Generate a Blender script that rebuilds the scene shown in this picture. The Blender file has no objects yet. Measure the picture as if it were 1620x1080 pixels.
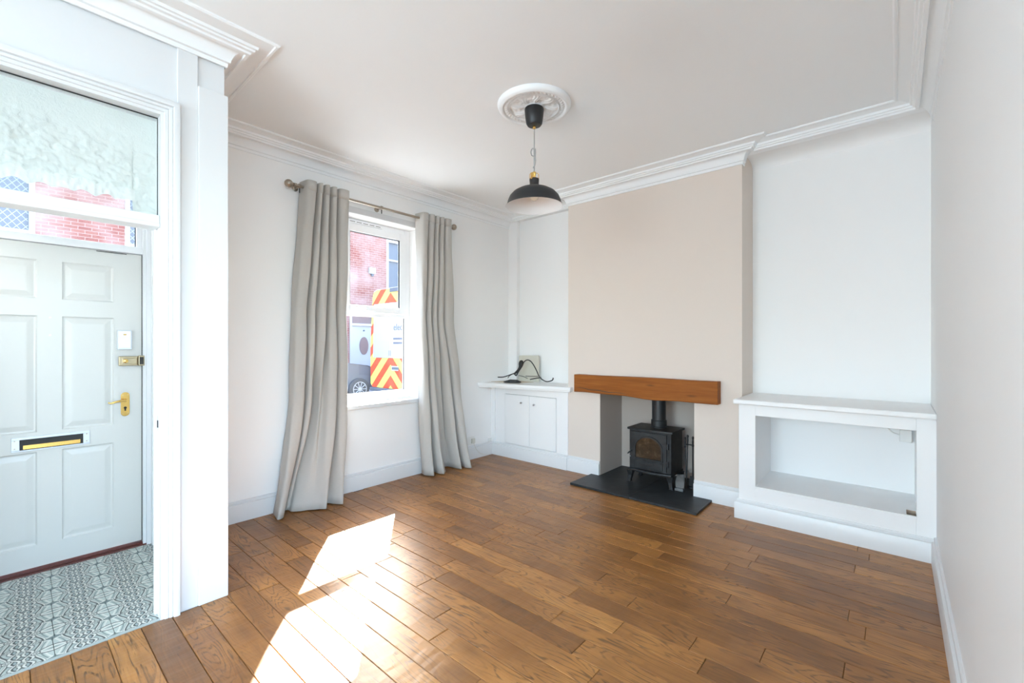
import bpy, bmesh, math, random
from mathutils import Vector
random.seed(7)
sc = bpy.context.scene
COL = sc.collection
PI = math.pi

# ------------------------------------------------------------------ camera
TH = math.atan2(608.0, 700.0)
cam_d = bpy.data.cameras.new('camera')
cam_d.sensor_width = 36.0
cam_d.lens = 700.0 / 1620.0 * 36.0
cam_d.shift_y = 5.0 / 1620.0
cam_d.clip_start = 0.02
cam = bpy.data.objects.new('camera', cam_d)
cam.location = (0, 0, 1.37)
cam.rotation_euler = (PI / 2, 0, TH)
COL.objects.link(cam)
sc.camera = cam

# ------------------------------------------------------------------ world, sun, added fill lamps, exposure
SUN_DIR = Vector((0.94, -0.735, -1.0)).normalized()      # the way the sunlight travels
world = bpy.data.worlds.new('world')
sc.world = world
world.use_nodes = True
wn = world.node_tree
sky = wn.nodes.new('ShaderNodeTexSky')
sky.sky_type = 'NISHITA'
sky.sun_disc = False
sky.sun_elevation = math.asin(-SUN_DIR.z)
sky.sun_rotation = math.atan2(-SUN_DIR.x, -SUN_DIR.y)
sky.air_density = 1.0
sky.dust_density = 2.5
wn.links.new(sky.outputs[0], wn.nodes['Background'].inputs[0])
wn.nodes['Background'].inputs[1].default_value = 0.52

sun_d = bpy.data.lights.new('sun', 'SUN')
sun_d.energy = 21.0
sun_d.angle = math.radians(0.55)
sun_d.color = (0.93, 0.97, 1.0)
sun = bpy.data.objects.new('sun', sun_d)
sun.rotation_euler = SUN_DIR.to_track_quat('-Z', 'Y').to_euler()
sun.location = (-6, 5, 8)
COL.objects.link(sun)


def area(name, loc, rot, sx, sy, energy, color, portal=False):
    d = bpy.data.lights.new(name, 'AREA')
    d.shape = 'RECTANGLE'
    d.size, d.size_y = sx, sy
    d.energy = energy
    d.color = color
    if portal:
        d.cycles.is_portal = True
    o = bpy.data.objects.new(name, d)
    o.location = loc
    o.rotation_euler = rot
    COL.objects.link(o)
    return o


# added fill lamps outside two made-up windows behind the photographer (rear and side)
area('rear_fill_light', (-1.20, -3.70, 1.45), (PI / 2, 0, 0), 2.2, 2.2, 70.0, (0.74, 0.888, 1.0))
FILL_AIM = Vector((-3.6, 2.2, 1.7)) - Vector((6.3, -2.2, 1.0))
area('side_fill_light', (6.3, -2.2, 1.0), FILL_AIM.to_track_quat('-Z', 'Y').to_euler(), 5.0, 3.2, 122.0, (0.74, 0.888, 1.0))
# portal in the front window (guides the sky's own light)
area('front_window_portal', (-4.075, 2.4875, 1.70), (0, -PI / 2, 0), 1.78, 0.82, 1.0, (1, 1, 1), True)

sc.view_settings.view_transform = 'Standard'
sc.view_settings.look = 'None'
sc.view_settings.gamma = 1.0
sc.view_settings.use_curve_mapping = False
sc.view_settings.exposure = 1.90
sc.cycles.max_bounces = 14
sc.cycles.diffuse_bounces = 8
sc.cycles.transparent_max_bounces = 16
sc.cycles.sample_clamp_indirect = 8.0
sc.cycles.caustics_reflective = False
sc.cycles.caustics_refractive = False


# ------------------------------------------------------------------ node expression helper
class X:
    def __init__(s, nt, sock): s.nt, s.s = nt, sock
    def _m(s, op, *a, clamp=False):
        n = s.nt.nodes.new('ShaderNodeMath'); n.operation = op; n.use_clamp = clamp
        for i, v in enumerate((s,) + a):
            if isinstance(v, X): s.nt.links.new(v.s, n.inputs[i])
            else: n.inputs[i].default_value = v
        return X(s.nt, n.outputs[0])
    def __add__(s, o): return s._m('ADD', o)
    __radd__ = __add__
    def __sub__(s, o): return s._m('SUBTRACT', o)
    def __rsub__(s, o): return (s * -1.0) + o
    def __mul__(s, o): return s._m('MULTIPLY', o)
    __rmul__ = __mul__
    def __truediv__(s, o): return s._m('DIVIDE', o)
    def abs(s): return s._m('ABSOLUTE')
    def sin(s): return s._m('SINE')
    def cos(s): return s._m('COSINE')
    def fract(s): return s._m('FRACT')
    def sqrt(s): return s._m('SQRT')
    def gt(s, o): return s._m('GREATER_THAN', o)
    def lt(s, o): return s._m('LESS_THAN', o)
    def min(s, o): return s._m('MINIMUM', o)
    def max(s, o): return s._m('MAXIMUM', o)
    def pow(s, o): return s._m('POWER', o)
    def clamp(s): return s._m('ADD', 0.0, clamp=True)


class Mat:
    def __init__(s, name, color=(.8, .8, .8), rough=.5, metal=0.0, spec=.5):
        s.m = bpy.data.materials.new(name); s.m.use_nodes = True
        s.nt = s.m.node_tree; s.b = s.nt.nodes['Principled BSDF']
        s.b.inputs['Base Color'].default_value = (*color, 1)
        s.b.inputs['Roughness'].default_value = rough
        s.b.inputs['Metallic'].default_value = metal
        s.b.inputs['Specular IOR Level'].default_value = spec
    def n(s, t, **kw):
        n = s.nt.nodes.new(t)
        for k, v in kw.items(): setattr(n, k, v)
        return n
    def link(s, a, b): s.nt.links.new(a.s if isinstance(a, X) else a, b)
    def coord(s, which='Object'):
        return s.n('ShaderNodeTexCoord').outputs[which]
    def xyz(s, which='Object'):
        p = s.n('ShaderNodeSeparateXYZ'); s.link(s.coord(which), p.inputs[0])
        return [X(s.nt, o) for o in p.outputs]
    def vec(s, x, y, z):
        c = s.n('ShaderNodeCombineXYZ')
        for i, v in enumerate((x, y, z)):
            if isinstance(v, X): s.link(v, c.inputs[i])
            else: c.inputs[i].default_value = v
        return c.outputs[0]
    def noise(s, vec, scale, detail=4, rough=.55, dist=0.0):
        n = s.n('ShaderNodeTexNoise')
        n.inputs['Scale'].default_value = scale; n.inputs['Detail'].default_value = detail
        n.inputs['Roughness'].default_value = rough; n.inputs['Distortion'].default_value = dist
        if vec is not None: s.link(vec, n.inputs['Vector'])
        return X(s.nt, n.outputs[0])
    def mix(s, f, a, b):
        n = s.n('ShaderNodeMix', data_type='RGBA')
        for sock, v in ((n.inputs[0], f), (n.inputs[6], a), (n.inputs[7], b)):
            if isinstance(v, X): s.link(v, sock)
            elif hasattr(v, 'is_output'): s.link(v, sock)
            elif isinstance(v, tuple): sock.default_value = (*v, 1)
            else: sock.default_value = v
        return n.outputs[2]
    def ramp(s, f, stops):
        r = s.n('ShaderNodeValToRGB'); s.link(f, r.inputs[0])
        el = r.color_ramp.elements
        while len(el) < len(stops): el.new(.5)
        for e, (p, c) in zip(el, stops): e.position = p; e.color = (*c, 1)
        return r.outputs[0]
    def color(s, sock): s.link(sock, s.b.inputs['Base Color']); return s
    def bump(s, h, strength=.2, dist=.01):
        b = s.n('ShaderNodeBump'); b.inputs['Strength'].default_value = strength; b.inputs['Distance'].default_value = dist
        s.link(h, b.inputs['Height']); s.link(b.outputs[0], s.b.inputs['Normal']); return s
    def rough(s, f): s.link(f, s.b.inputs['Roughness']); return s


def paint(name, color, rough=.55, bump=.06, scale=60):
    m = Mat(name, color, rough)
    nz = m.noise(m.coord(), scale, 3)
    big = m.noise(m.coord(), 1.3, 2)
    m.color(m.mix(big * 0.5, color, tuple(c * .965 for c in color)))
    m.bump(nz, bump, .004)
    return m.m


M = {}
M['wall'] = paint('white_wall_paint', (.89, .89, .885), .62)
M['wall_cool'] = paint('white_wall_paint_cool', (.85, .86, .865), .55)
M['ceiling'] = paint('ceiling_paint', (.87, .89, .90), .7)
M['beige'] = paint('beige_wall_paint', (.72, .635, .565), .62)
M['gloss'] = paint('white_gloss_paint', (.72, .725, .73), .33, .04, 25)
M['cabinet'] = paint('white_cabinet_paint', (.86, .86, .86), .4, .04, 25)
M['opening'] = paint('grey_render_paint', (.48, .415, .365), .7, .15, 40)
M['upvc'] = Mat('white_upvc', (.89, .90, .91), .25).m
M['door'] = paint('door_gloss_paint', (.60, .595, .565), .32, .05, 20)
M['black'] = Mat('matte_black_metal', (.014, .015, .017), .45).m
M['rubber'] = Mat('black_rubber', (.012, .012, .012), .6).m
M['cable'] = Mat('black_cable', (.012, .012, .013), .45).m
M['gap'] = Mat('dark_gap', (.03, .03, .03), .8).m
M['chrome'] = Mat('chrome', (.75, .76, .78), .18, 1.0).m
M['brass'] = Mat('polished_brass', (.80, .52, .16), .22, 1.0).m
M['antique'] = Mat('antique_brass', (.46, .38, .25), .3, 1.0).m
M['nickel'] = Mat('brushed_nickel', (.42, .37, .31), .33, 1.0).m
M['plastic'] = Mat('white_plastic', (.80, .80, .78), .35).m
M['dirtywhite'] = Mat('cream_plastic', (.68, .65, .58), .5).m
M['silver'] = Mat('silver_plastic', (.62, .66, .72), .35, .3).m
M['tan'] = Mat('tan_card', (.62, .53, .42), .8).m
M['cream'] = Mat('cream_board', (.66, .64, .55), .5).m
M['shade_in'] = Mat('white_enamel', (.82, .83, .84), .4).m
M['maroon'] = Mat('oxblood_paint', (.10, .022, .014), .45).m
M['bulbglass'] = Mat('bulb_glass', (.86, .83, .74), .12).m


def mk_glass():
    m = bpy.data.materials.new('window_glass'); m.use_nodes = True
    nt = m.node_tree; nt.nodes.clear()
    o = nt.nodes.new('ShaderNodeOutputMaterial'); mx = nt.nodes.new('ShaderNodeMixShader')
    t = nt.nodes.new('ShaderNodeBsdfTransparent'); g = nt.nodes.new('ShaderNodeBsdfGlossy'); lw = nt.nodes.new('ShaderNodeLayerWeight'); pw = nt.nodes.new('ShaderNodeMath'); ad = nt.nodes.new('ShaderNodeMath')
    t.inputs[0].default_value = (.96, .975, .97, 1); g.inputs['Roughness'].default_value = .02; lw.inputs[0].default_value = .5
    pw.operation = 'POWER'; pw.inputs[1].default_value = 4.0; ad.operation = 'MULTIPLY_ADD'; ad.inputs[1].default_value = .6; ad.inputs[2].default_value = .03
    nt.links.new(lw.outputs['Facing'], pw.inputs[0]); nt.links.new(pw.outputs[0], ad.inputs[0])
    nt.links.new(ad.outputs[0], mx.inputs[0]); nt.links.new(t.outputs[0], mx.inputs[1]); nt.links.new(g.outputs[0], mx.inputs[2])
    nt.links.new(mx.outputs[0], o.inputs[0])
    return m


M['glass'] = mk_glass()


def mk_wood_floor():
    m = Mat('oiled_oak_plank', rough=.3)
    x, y, z = m.xyz()
    rnd = X(m.nt, m.n('ShaderNodeObjectInfo').outputs['Random'])
    ox, oy = rnd * 37.0, rnd * 91.0
    g1 = m.noise(m.vec(x * 1.6 + ox, y * 30.0 + oy, rnd * 13.0), 1.0, 6, .6, .7)
    g2 = m.noise(m.vec(x * 6.0 + ox, y * 170.0 + oy, rnd * 5.0), 1.0, 4, .65)
    field = m.noise(m.vec(x * 1.7 + ox, y * 9.5 + oy, rnd * 3.0), 1.0, 1.5, .5, .25)
    big = m.noise(m.vec(x * 2.2 + ox, y * 3.0 + oy, 7.0), 1.0, 2)
    cath = (field * 17.0 + g2 * .35).fract()
    line = ((.20 - (cath - .5).abs()) * 8.0).clamp() * ((g2 - .38) * 5.0).clamp() * ((big - .34) * 6.0).clamp()
    tone = (rnd * 7.31).fract()
    f = g1 * .34 + g2 * .22 + .13 + (tone - .5) * .24 + (big - .5) * .75
    col = m.ramp(f.clamp(), [(0.0, (.095, .038, .010)), (.30, (.24, .096, .023)), (.54, (.40, .172, .042)), (.80, (.54, .262, .072)), (1.0, (.64, .35, .11))])
    kn = m.n('ShaderNodeTexVoronoi'); kn.inputs['Scale'].default_value = 1.0
    m.link(m.vec(x * 3.0 + ox, y * 7.0 + oy, 0.0), kn.inputs['Vector'])
    knd = X(m.nt, kn.outputs['Distance'])
    knot = (1.0 - knd * 11.0).clamp()
    halo = (1.0 - knd * 3.4).clamp() * .38
    chk = m.noise(m.vec(x * 9.0 + ox, y * 120.0 + oy, 3.0), 1.0, 3, .6)
    dark = (knot * .85).max(halo).max(((chk - .64) * 9.0).clamp() * .7).max(line * .72)
    col = m.mix(dark, col, (.045, .021, .009))
    m.color(col)
    rip = m.noise(m.vec(x * 17.0 + ox, y * 4.0 + oy, 0.0), 1.0, 2, .5)
    m.bump(rip * 1.0, .30, .012)
    m.rough(big * .08 + .30)
    m.b.inputs['Specular IOR Level'].default_value = .5
    return m.m


M['plank'] = mk_wood_floor()


def mk_beam():
    m = Mat('oiled_oak_beam', rough=.6, spec=.25)
    x, y, z = m.xyz()
    g1 = m.noise(m.vec(x * 1.6, y * 18.0, z * 18.0), 1.0, 6, .6, .8)
    g2 = m.noise(m.vec(x * 4.0, y * 130.0, z * 130.0), 1.0, 3)
    col = m.ramp((g1 * .9 + g2 * .3 - .1).clamp(), [(.1, (.13, .036, .005)), (.45, (.265, .078, .010)), (.7, (.36, .120, .018)), (1, (.46, .175, .034))])
    v = m.n('ShaderNodeTexVoronoi'); v.inputs['Scale'].default_value = 1.0
    m.link(m.vec(x * 2.1, y * 6.0, z * 9.0), v.inputs['Vector'])
    kn = (1.0 - X(m.nt, v.outputs['Distance']) * 8.0).clamp()
    m.color(m.mix(kn * .7, col, (.06, .022, .008)))
    m.bump(g1 + g2 * .3, .25, .008)
    return m.m


M['beam'] = mk_beam()


def mk_slate():
    m = Mat('black_slate', rough=.46, spec=.4)
    nz = m.noise(m.coord(), 9, 6, .6); n2 = m.noise(m.coord(), 55, 3)
    m.color(m.ramp(nz, [(.25, (.012, .014, .016)), (.6, (.024, .027, .030)), (.85, (.05, .054, .056))]))
    m.bump(nz + n2 * .25, .35, .008)
    return m.m


M['slate'] = mk_slate()


def mk_castiron():
    m = Mat('cast_iron', (.022, .023, .025), .5, .35)
    n2 = m.noise(m.coord(), 180, 2); nz = m.noise(m.coord(), 12, 4)
    m.color(m.ramp(nz, [(.3, (.014, .015, .016)), (.8, (.042, .042, .043))]))
    m.bump(n2, .18, .002)
    return m.m


M['iron'] = mk_castiron()


def mk_stoveglass():
    m = Mat('sooty_stove_glass', rough=.12)
    nz = m.noise(m.coord(), 14, 6, .65); n2 = m.noise(m.coord(), 60, 3)
    f = (nz * .9 + n2 * .35 - .12).clamp()
    m.color(m.ramp(f, [(.3, (.018, .013, .010)), (.55, (.055, .036, .022)), (.72, (.13, .095, .065)), (.9, (.33, .28, .22))]))
    return m.m


M['stoveglass'] = mk_stoveglass()


def mk_curtain():
    m = Mat('grey_linen', (.50, .475, .44), .85, spec=.15)
    x, y, z = m.xyz()
    w1 = m.noise(m.vec(x * 30.0, y * 30.0, z * 900.0), 1.0, 2); w2 = m.noise(m.vec(x * 700.0, y * 700.0, z * 40.0), 1.0, 2)
    f = (w1 * .5 + w2 * .5)
    m.color(m.mix(f, (.43, .412, .382), (.57, .55, .515)))
    m.bump(f, .12, .002)
    m.b.inputs['Sheen Weight'].default_value = .15
    return m.m


M['curtain'] = mk_curtain()


def mk_translucent(name, col, bump_scale, strength):
    m = Mat(name, col, .8, spec=.2)
    nz = m.noise(m.coord(), bump_scale, 4, .6, 1.2)
    m.bump(nz, strength, .03)
    tr = m.n('ShaderNodeBsdfTranslucent'); tr.inputs[0].default_value = (*col, 1)
    mx = m.n('ShaderNodeMixShader'); mx.inputs[0].default_value = .5
    out = m.nt.nodes['Material Output']
    m.link(m.b.outputs[0], mx.inputs[1]); m.link(tr.outputs[0], mx.inputs[2]); m.link(mx.outputs[0], out.inputs[0])
    return m.m


M['net'] = mk_translucent('satin_blind', (.84, .88, .86), 45, .35)
M['net_hem'] = mk_translucent('satin_blind_hem', (.93, .94, .93), 60, .25)


def mk_tile():
    """encaustic tile: white scroll bands with charcoal outlines over sage and pale blue"""
    m = Mat('encaustic_tile', rough=.35)
    x, y, z = m.xyz()
    S = 0.099
    p, q = y / S, x / S                         # -1..1 across and along each tile
    ap, aq = p.abs(), q.abs()
    def band(d, wid, soft=.03):
        return ((wid - d.abs()) / soft).clamp()
    def blob(d, r, soft=.03):
        return ((r - d) / soft).clamp()
    INK, MINT, CREAM, TEAL, BLUE = (.030, .034, .032), (.45, .50, .455), (.64, .64, .575), (.19, .235, .22), (.29, .345, .33)
    base = m.mix(blob(ap, .52, .2), MINT, BLUE)
    base = m.mix(band(ap - (q * q * .30 + .60), .045), base, TEAL)
    base = m.mix(band(ap - (q * q * .30 + .72), .05), base, CREAM)
    # stars in the tile corners
    e, g = 1.0 - ap, 1.0 - aq
    base = m.mix(blob(e * .55 + g, .30), base, CREAM)
    base = m.mix(blob((e * .55 + g).min(e * g * 9.0 + (e + g) * .45), .21), base, TEAL)
    # long leaves across the joints
    leaf = aq * 1.55 + (e * e) * 1.25
    base = m.mix(blob(leaf, .50), base, INK)
    base = m.mix(blob(leaf, .40), base, CREAM)
    base = m.mix(blob(leaf, .20), base, MINT)
    base = m.mix(blob(leaf, .09), base, TEAL)
    # broad outer scrolls curling from the band towards the leaves
    d = ap - ((q * PI).cos() * -.14 + .55)
    base = m.mix(band(d + .025, .085), base, INK)
    base = m.mix(band(d, .045), base, CREAM)
    # interlaced scroll cords with charcoal edges
    for sgn in (1.0, -1.0):
        d = ap - ((q * (2 * PI)).sin() * (.15 * sgn) + .21)
        base = m.mix(band(d + .02, .112), base, INK)
        base = m.mix(band(d, .060), base, CREAM)
    # hooked scrolls down the middle
    q2 = (q + 10.0).fract() - .5
    for off in (.0,):
        r1 = (p * p * 1.1 + q2 * q2 * 2.2).sqrt()
        base = m.mix(band(r1 - .13, .075), base, INK)
        base = m.mix(band(r1 - .13, .040), base, CREAM)
        base = m.mix(blob(r1, .06), base, BLUE)
    q3 = (q + 10.5).fract() - .5
    r2 = ((ap - .44) * (ap - .44) * 1.3 + q3 * q3 * 1.6).sqrt()
    base = m.mix(band(r2 - .125, .075), base, INK)
    base = m.mix(band(r2 - .115, .040), base, CREAM)
    m.color(base)
    return m.m


M['tile'] = mk_tile()
M['grout'] = Mat('grey_grout', (.22, .24, .235), .8).m
M['subfloor'] = Mat('dark_subfloor', (.035, .02, .012), .8).m
M['strip'] = Mat('pale_threshold', (.40, .44, .42), .5).m


def mk_brick():
    m = Mat('red_brick', rough=.85)
    x, y, z = m.xyz()
    b = m.n('ShaderNodeTexBrick')
    m.link(m.vec(y, z, 0.0), b.inputs['Vector'])
    b.inputs['Scale'].default_value = 1.0
    b.inputs['Brick Width'].default_value = .23; b.inputs['Row Height'].default_value = .078
    b.inputs['Mortar Size'].default_value = .007
    b.inputs['Color1'].default_value = (.23, .072, .058, 1); b.inputs['Color2'].default_value = (.29, .108, .085, 1)
    b.inputs['Mortar'].default_value = (.37, .25, .22, 1)
    nz = m.noise(m.coord(), 1.1, 4)
    m.color(m.mix(((nz - .38) * 3.0).clamp() * .8, b.outputs[0], (.46, .34, .315)))
    return m.m


M['brick'] = mk_brick()
M['asphalt'] = paint('asphalt', (.17, .17, .175), .9, .3, 30)
M['paving'] = paint('paving', (.42, .41, .40), .9, .2, 12)
M['extwhite'] = Mat('white_paintwork', (.50, .49, .50), .5).m
M['darkglass'] = Mat('reflective_house_glass', (.135, .145, .175), .4).m
M['lead'] = Mat('lead_came', (.36, .39, .44), .5).m
M['oval'] = Mat('pink_oval_glass', (.24, .16, .15), .3).m
M['roofslate'] = Mat('roof_slate', (.12, .125, .14), .7).m
M['vanwhite'] = Mat('white_van_paint', (.46, .46, .50), .35).m
M['carpaint'] = Mat('silver_car_paint', (.17, .18, .21), .4, .2).m
M['tyre'] = Mat('tyre_rubber', (.09, .09, .095), .8).m
M['alloy'] = Mat('alloy_wheel', (.62, .64, .67), .3, .6).m
M['greyink'] = Mat('grey_lettering', (.14, .15, .18), .6).m


def mk_chevron():
    m = Mat('chevron_vinyl', rough=.45)
    x, y, z = m.xyz()
    f = ((x.abs() * .95 + z) / .54 + 20.30).fract().gt(.5)
    m.color(m.mix(f, (.86, .80, .16), (.78, .10, .045)))
    return m.m


M['chevron'] = mk_chevron()


# ------------------------------------------------------------------ mesh helper
class MB:
    def __init__(s): s.v, s.f = [], []
    def add(s, vs, fs):
        o = len(s.v); s.v += [tuple(p) for p in vs]; s.f += [tuple(i + o for i in f) for f in fs]; return s
    def box(s, x0, x1, y0, y1, z0, z1):
        vs = [(x, y, z) for z in (z0, z1) for y in (y0, y1) for x in (x0, x1)]
        return s.add(vs, [(0, 2, 3, 1), (4, 5, 7, 6), (0, 1, 5, 4), (2, 6, 7, 3), (0, 4, 6, 2), (1, 3, 7, 5)])
    def rect(s, x0, x1, y0, y1, z0, z1, wl, wr, wb, wt):
        """rectangular frame in the yz plane, mitre free and without overlaps"""
        s.box(x0, x1, y0, y0 + wl, z0, z1).box(x0, x1, y1 - wr, y1, z0, z1)
        s.box(x0, x1, y0 + wl, y1 - wr, z0, z0 + wb)
        return s.box(x0, x1, y0 + wl, y1 - wr, z1 - wt, z1)
    def loft(s, rings, closed=True, caps=True):
        n = len(rings[0]); o = len(s.v)
        for r in rings: s.v += [tuple(p) for p in r]
        for i in range(len(rings) - 1):
            for j in range(n if closed else n - 1):
                k = (j + 1) % n
                s.f.append((o + i * n + j, o + i * n + k, o + (i + 1) * n + k, o + (i + 1) * n + j))
        if caps and closed:
            s.f.append(tuple(o + j for j in reversed(range(n))))
            s.f.append(tuple(o + (len(rings) - 1) * n + j for j in range(n)))
        return s
    def lathe(s, prof, c=(0, 0, 0), seg=32, axis='z', caps=True):
        rings = []
        for r, h in prof:
            ring = []
            for k in range(seg):
                a = 2 * PI * k / seg; p, q = r * math.cos(a), r * math.sin(a)
                ring.append({'z': (c[0] + p, c[1] + q, c[2] + h), 'y': (c[0] + q, c[1] + h, c[2] + p), 'x': (c[0] + h, c[1] + p, c[2] + q)}[axis])
            rings.append(ring)
        return s.loft(rings, True, caps)
    def sphere(s, c, r, seg=16):
        return s.lathe([(max(r * math.sin(PI * i / seg), 1e-4), -r * math.cos(PI * i / seg)) for i in range(seg + 1)], c, seg * 2, caps=False)
    def tube(s, pts, r, seg=8, smooth=0):
        P = [Vector(p) for p in pts]
        if smooth:
            Q = []
            for i in range(len(P) - 1):
                a, b, c, d = P[max(i - 1, 0)], P[i], P[i + 1], P[min(i + 2, len(P) - 1)]
                for k in range(smooth):
                    t = k / smooth
                    Q.append(.5 * ((2 * b) + (c - a) * t + (2 * a - 5 * b + 4 * c - d) * t * t + (3 * b - a - 3 * c + d) * t ** 3))
            Q.append(P[-1]); P = Q
        rings = []; up = None
        for i, p in enumerate(P):
            t = (P[min(i + 1, len(P) - 1)] - P[max(i - 1, 0)]).normalized()
            if up is None: up = Vector((0, 0, 1)) if abs(t.z) < .9 else Vector((1, 0, 0))
            a = t.cross(up)
            if a.length < 1e-5: a = t.orthogonal()
            a.normalize(); b = a.cross(t).normalized(); up = b
            rr = r[i] if isinstance(r, (list, tuple)) else r
            rings.append([p + (a * math.cos(2 * PI * k / seg) + b * math.sin(2 * PI * k / seg)) * rr for k in range(seg)])
        return s.loft(rings)
    def prism(s, poly, axis, a, b):
        """poly: 2D points, extruded along axis from a to b.  x:(y,z)  y:(x,z)  z:(x,y)"""
        f = {'x': lambda p, t: (t, p[0], p[1]), 'y': lambda p, t: (p[0], t, p[1]), 'z': lambda p, t: (p[0], p[1], t)}[axis]
        return s.loft([[f(p, a) for p in poly], [f(p, b) for p in poly]])
    def build(s, name, mat, parent=None, smooth=False, bevel=0.0, seg=2, solid=0.0, recalc=True):
        me = bpy.data.meshes.new(name); me.from_pydata(s.v, [], s.f)
        if recalc:
            bm = bmesh.new(); bm.from_mesh(me); bmesh.ops.recalc_face_normals(bm, faces=bm.faces); bm.to_mesh(me); bm.free()
        me.materials.append(M[mat] if isinstance(mat, str) else mat)
        o = bpy.data.objects.new(name, me); COL.objects.link(o)
        if parent is not None:
            o.parent = parent
            o.matrix_parent_inverse.identity()
            L = parent_world(parent)
            if L.length: me.transform(__import__('mathutils').Matrix.Translation(-L))
        if smooth:
            for p in me.polygons: p.use_smooth = True
            if smooth != 'all':
                me.set_sharp_from_angle(angle=math.radians(38))
        if solid:
            md = o.modifiers.new('thickness', 'SOLIDIFY'); md.thickness = solid; md.offset = 0
        if bevel:
            md = o.modifiers.new('edge', 'BEVEL'); md.width = bevel; md.segments = seg; md.limit_method = 'ANGLE'; md.angle_limit = math.radians(40)
        return o


def parent_world(p):
    v = Vector((0, 0, 0))
    while p is not None:
        v += p.location; p = p.parent
    return v


def tag(o, label, cat=None, group=None, kind=None):
    o['label'] = label
    if cat: o['category'] = cat
    if group: o['group'] = group
    if kind: o['kind'] = kind
    return o


def struct(o, label):
    o['kind'] = 'structure'; o['label'] = label
    return o


def thing(name, loc, label, cat, group=None):
    e = bpy.data.objects.new(name, None); e.empty_display_size = .1; e.location = loc; COL.objects.link(e)
    return tag(e, label, cat, group)


def root(name, loc, label):
    e = bpy.data.objects.new(name, None); e.empty_display_size = .1; e.location = loc; COL.objects.link(e)
    return struct(e, label)


def box(name, mat, parent, x0, x1, y0, y1, z0, z1, bevel=0.0):
    return MB().box(x0, x1, y0, y1, z0, z1).build(name, mat, parent, bevel=bevel)


def sweep(mb, path, prof, first, last, side=1):
    """mitred moulding along a horizontal path; prof = (distance from the wall, height); side=1: room on the right of the path"""
    P = [Vector((p[0], p[1])) for p in path]
    rings = []
    for i in range(first, last + 1):
        d1 = (P[i] - P[i - 1]).normalized() if i > 0 else (P[1] - P[0]).normalized()
        d2 = (P[i + 1] - P[i]).normalized() if i < len(P) - 1 else d1
        n1 = Vector((d1.y, -d1.x)) * side; n2 = Vector((d2.y, -d2.x)) * side
        m = (n1 + n2) / (1 + n1.dot(n2)) if (1 + n1.dot(n2)) > 1e-4 else n1
        rings.append([(P[i].x + m.x * d, P[i].y + m.y * d, z) for d, z in prof])
    return mb.loft(rings)


# ------------------------------------------------------------------ dimensions
WX, RX, CY, AY = -3.85, 0.19, 4.06, 4.42       # window wall, right wall, chimney breast, alcove back
CH = 3.015
CL, CR = -2.71, -0.975                          # chimney breast sides
OL, OR_ = -2.32, -1.365                         # fireplace opening
PX = -2.775                                     # lobby partition face
REAR = -3.6
LY0, LY1 = -0.33, 0.70                          # lobby inside
OX = -4.06                                      # outer face of the front wall

# ------------------------------------------------------------------ floor: planks and tiles
fl = struct(MB().box(PX - .095, RX + .1, REAR, AY + .12, -.06, -.012).box(WX, PX - .095, .70, AY + .12, -.06, -.012).build('floor', 'subfloor'), 'brown oak plank floor of the living room')
PW = .1215
y = 1.29 - PW * 41
row = 0
while y < CY - .002:
    y0, y1 = max(y, REAR), min(y + PW, CY)
    xa = WX if y0 > .70 else PX + .010
    # stay clear of the tiled lobby strip
    xs = xa - random.uniform(.05, .8)
    while xs < RX:
        ln = random.choice((.42, .6, .75, .9, 1.05, 1.2)) * random.uniform(.92, 1.08) if y0 > -.6 else 1.9
        a, b = max(xs, xa), min(xs + ln, RX)
        if RX - b < .12: b = RX
        if b - a > .05 and y1 - y0 > .01:
            hx, hy = (b - a) / 2 - .0009, (y1 - y0) / 2 - .0009
            c = .0022
            dz = random.uniform(-.0006, .0006)
            mb = MB()
            rings = [[(-hx, -hy, -.012), (hx, -hy, -.012), (hx, hy, -.012), (-hx, hy, -.012)],
                     [(-hx, -hy, -c), (hx, -hy, -c), (hx, hy, -c), (-hx, hy, -c)],
                     [(-hx + c, -hy + c, 0), (hx - c, -hy + c, 0), (hx - c, hy - c, 0), (-hx + c, hy - c, 0)]]
            mb.loft(rings)
            o = mb.build('plank', 'plank', None, recalc=False)
            o.parent = fl; o.location = ((a + b) / 2, (y0 + y1) / 2, dz)
        xs += ln
        if b >= RX: break
    y += PW; row += 1

lf = struct(MB().box(WX - .06, PX + .012, LY0, LY1, -.06, -.006).build('lobby_floor', 'grout'), 'patterned tile floor of the entrance lobby')
TS = .198
tm = MB().loft([[(-TS / 2 + .0012, -TS / 2 + .0012, -.008), (TS / 2 - .0012, -TS / 2 + .0012, -.008), (TS / 2 - .0012, TS / 2 - .0012, -.008), (-TS / 2 + .0012, TS / 2 - .0012, -.008)],
                [(-TS / 2 + .0012, -TS / 2 + .0012, 0), (TS / 2 - .0012, -TS / 2 + .0012, 0), (TS / 2 - .0012, TS / 2 - .0012, 0), (-TS / 2 + .0012, TS / 2 - .0012, 0)]])
first_tile = None
for i in range(6):
    for j in range(-3, 3):
        cx_, cy_ = -2.785 - TS * (i + .5), .152 + .04 * (i / 5.0) + TS * (j + .5)
        if first_tile is None:
            t = tm.build('tile', 'tile', None, recalc=False); first_tile = t
        else:
            t = first_tile.copy(); COL.objects.link(t)
        t.parent = lf; t.location = (cx_, cy_, 0)
struct(box('trim_threshold', 'strip', None, -2.785, -2.768, LY0, .53, -.01, .0015), 'pale strip edging the lobby tiles')

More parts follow.
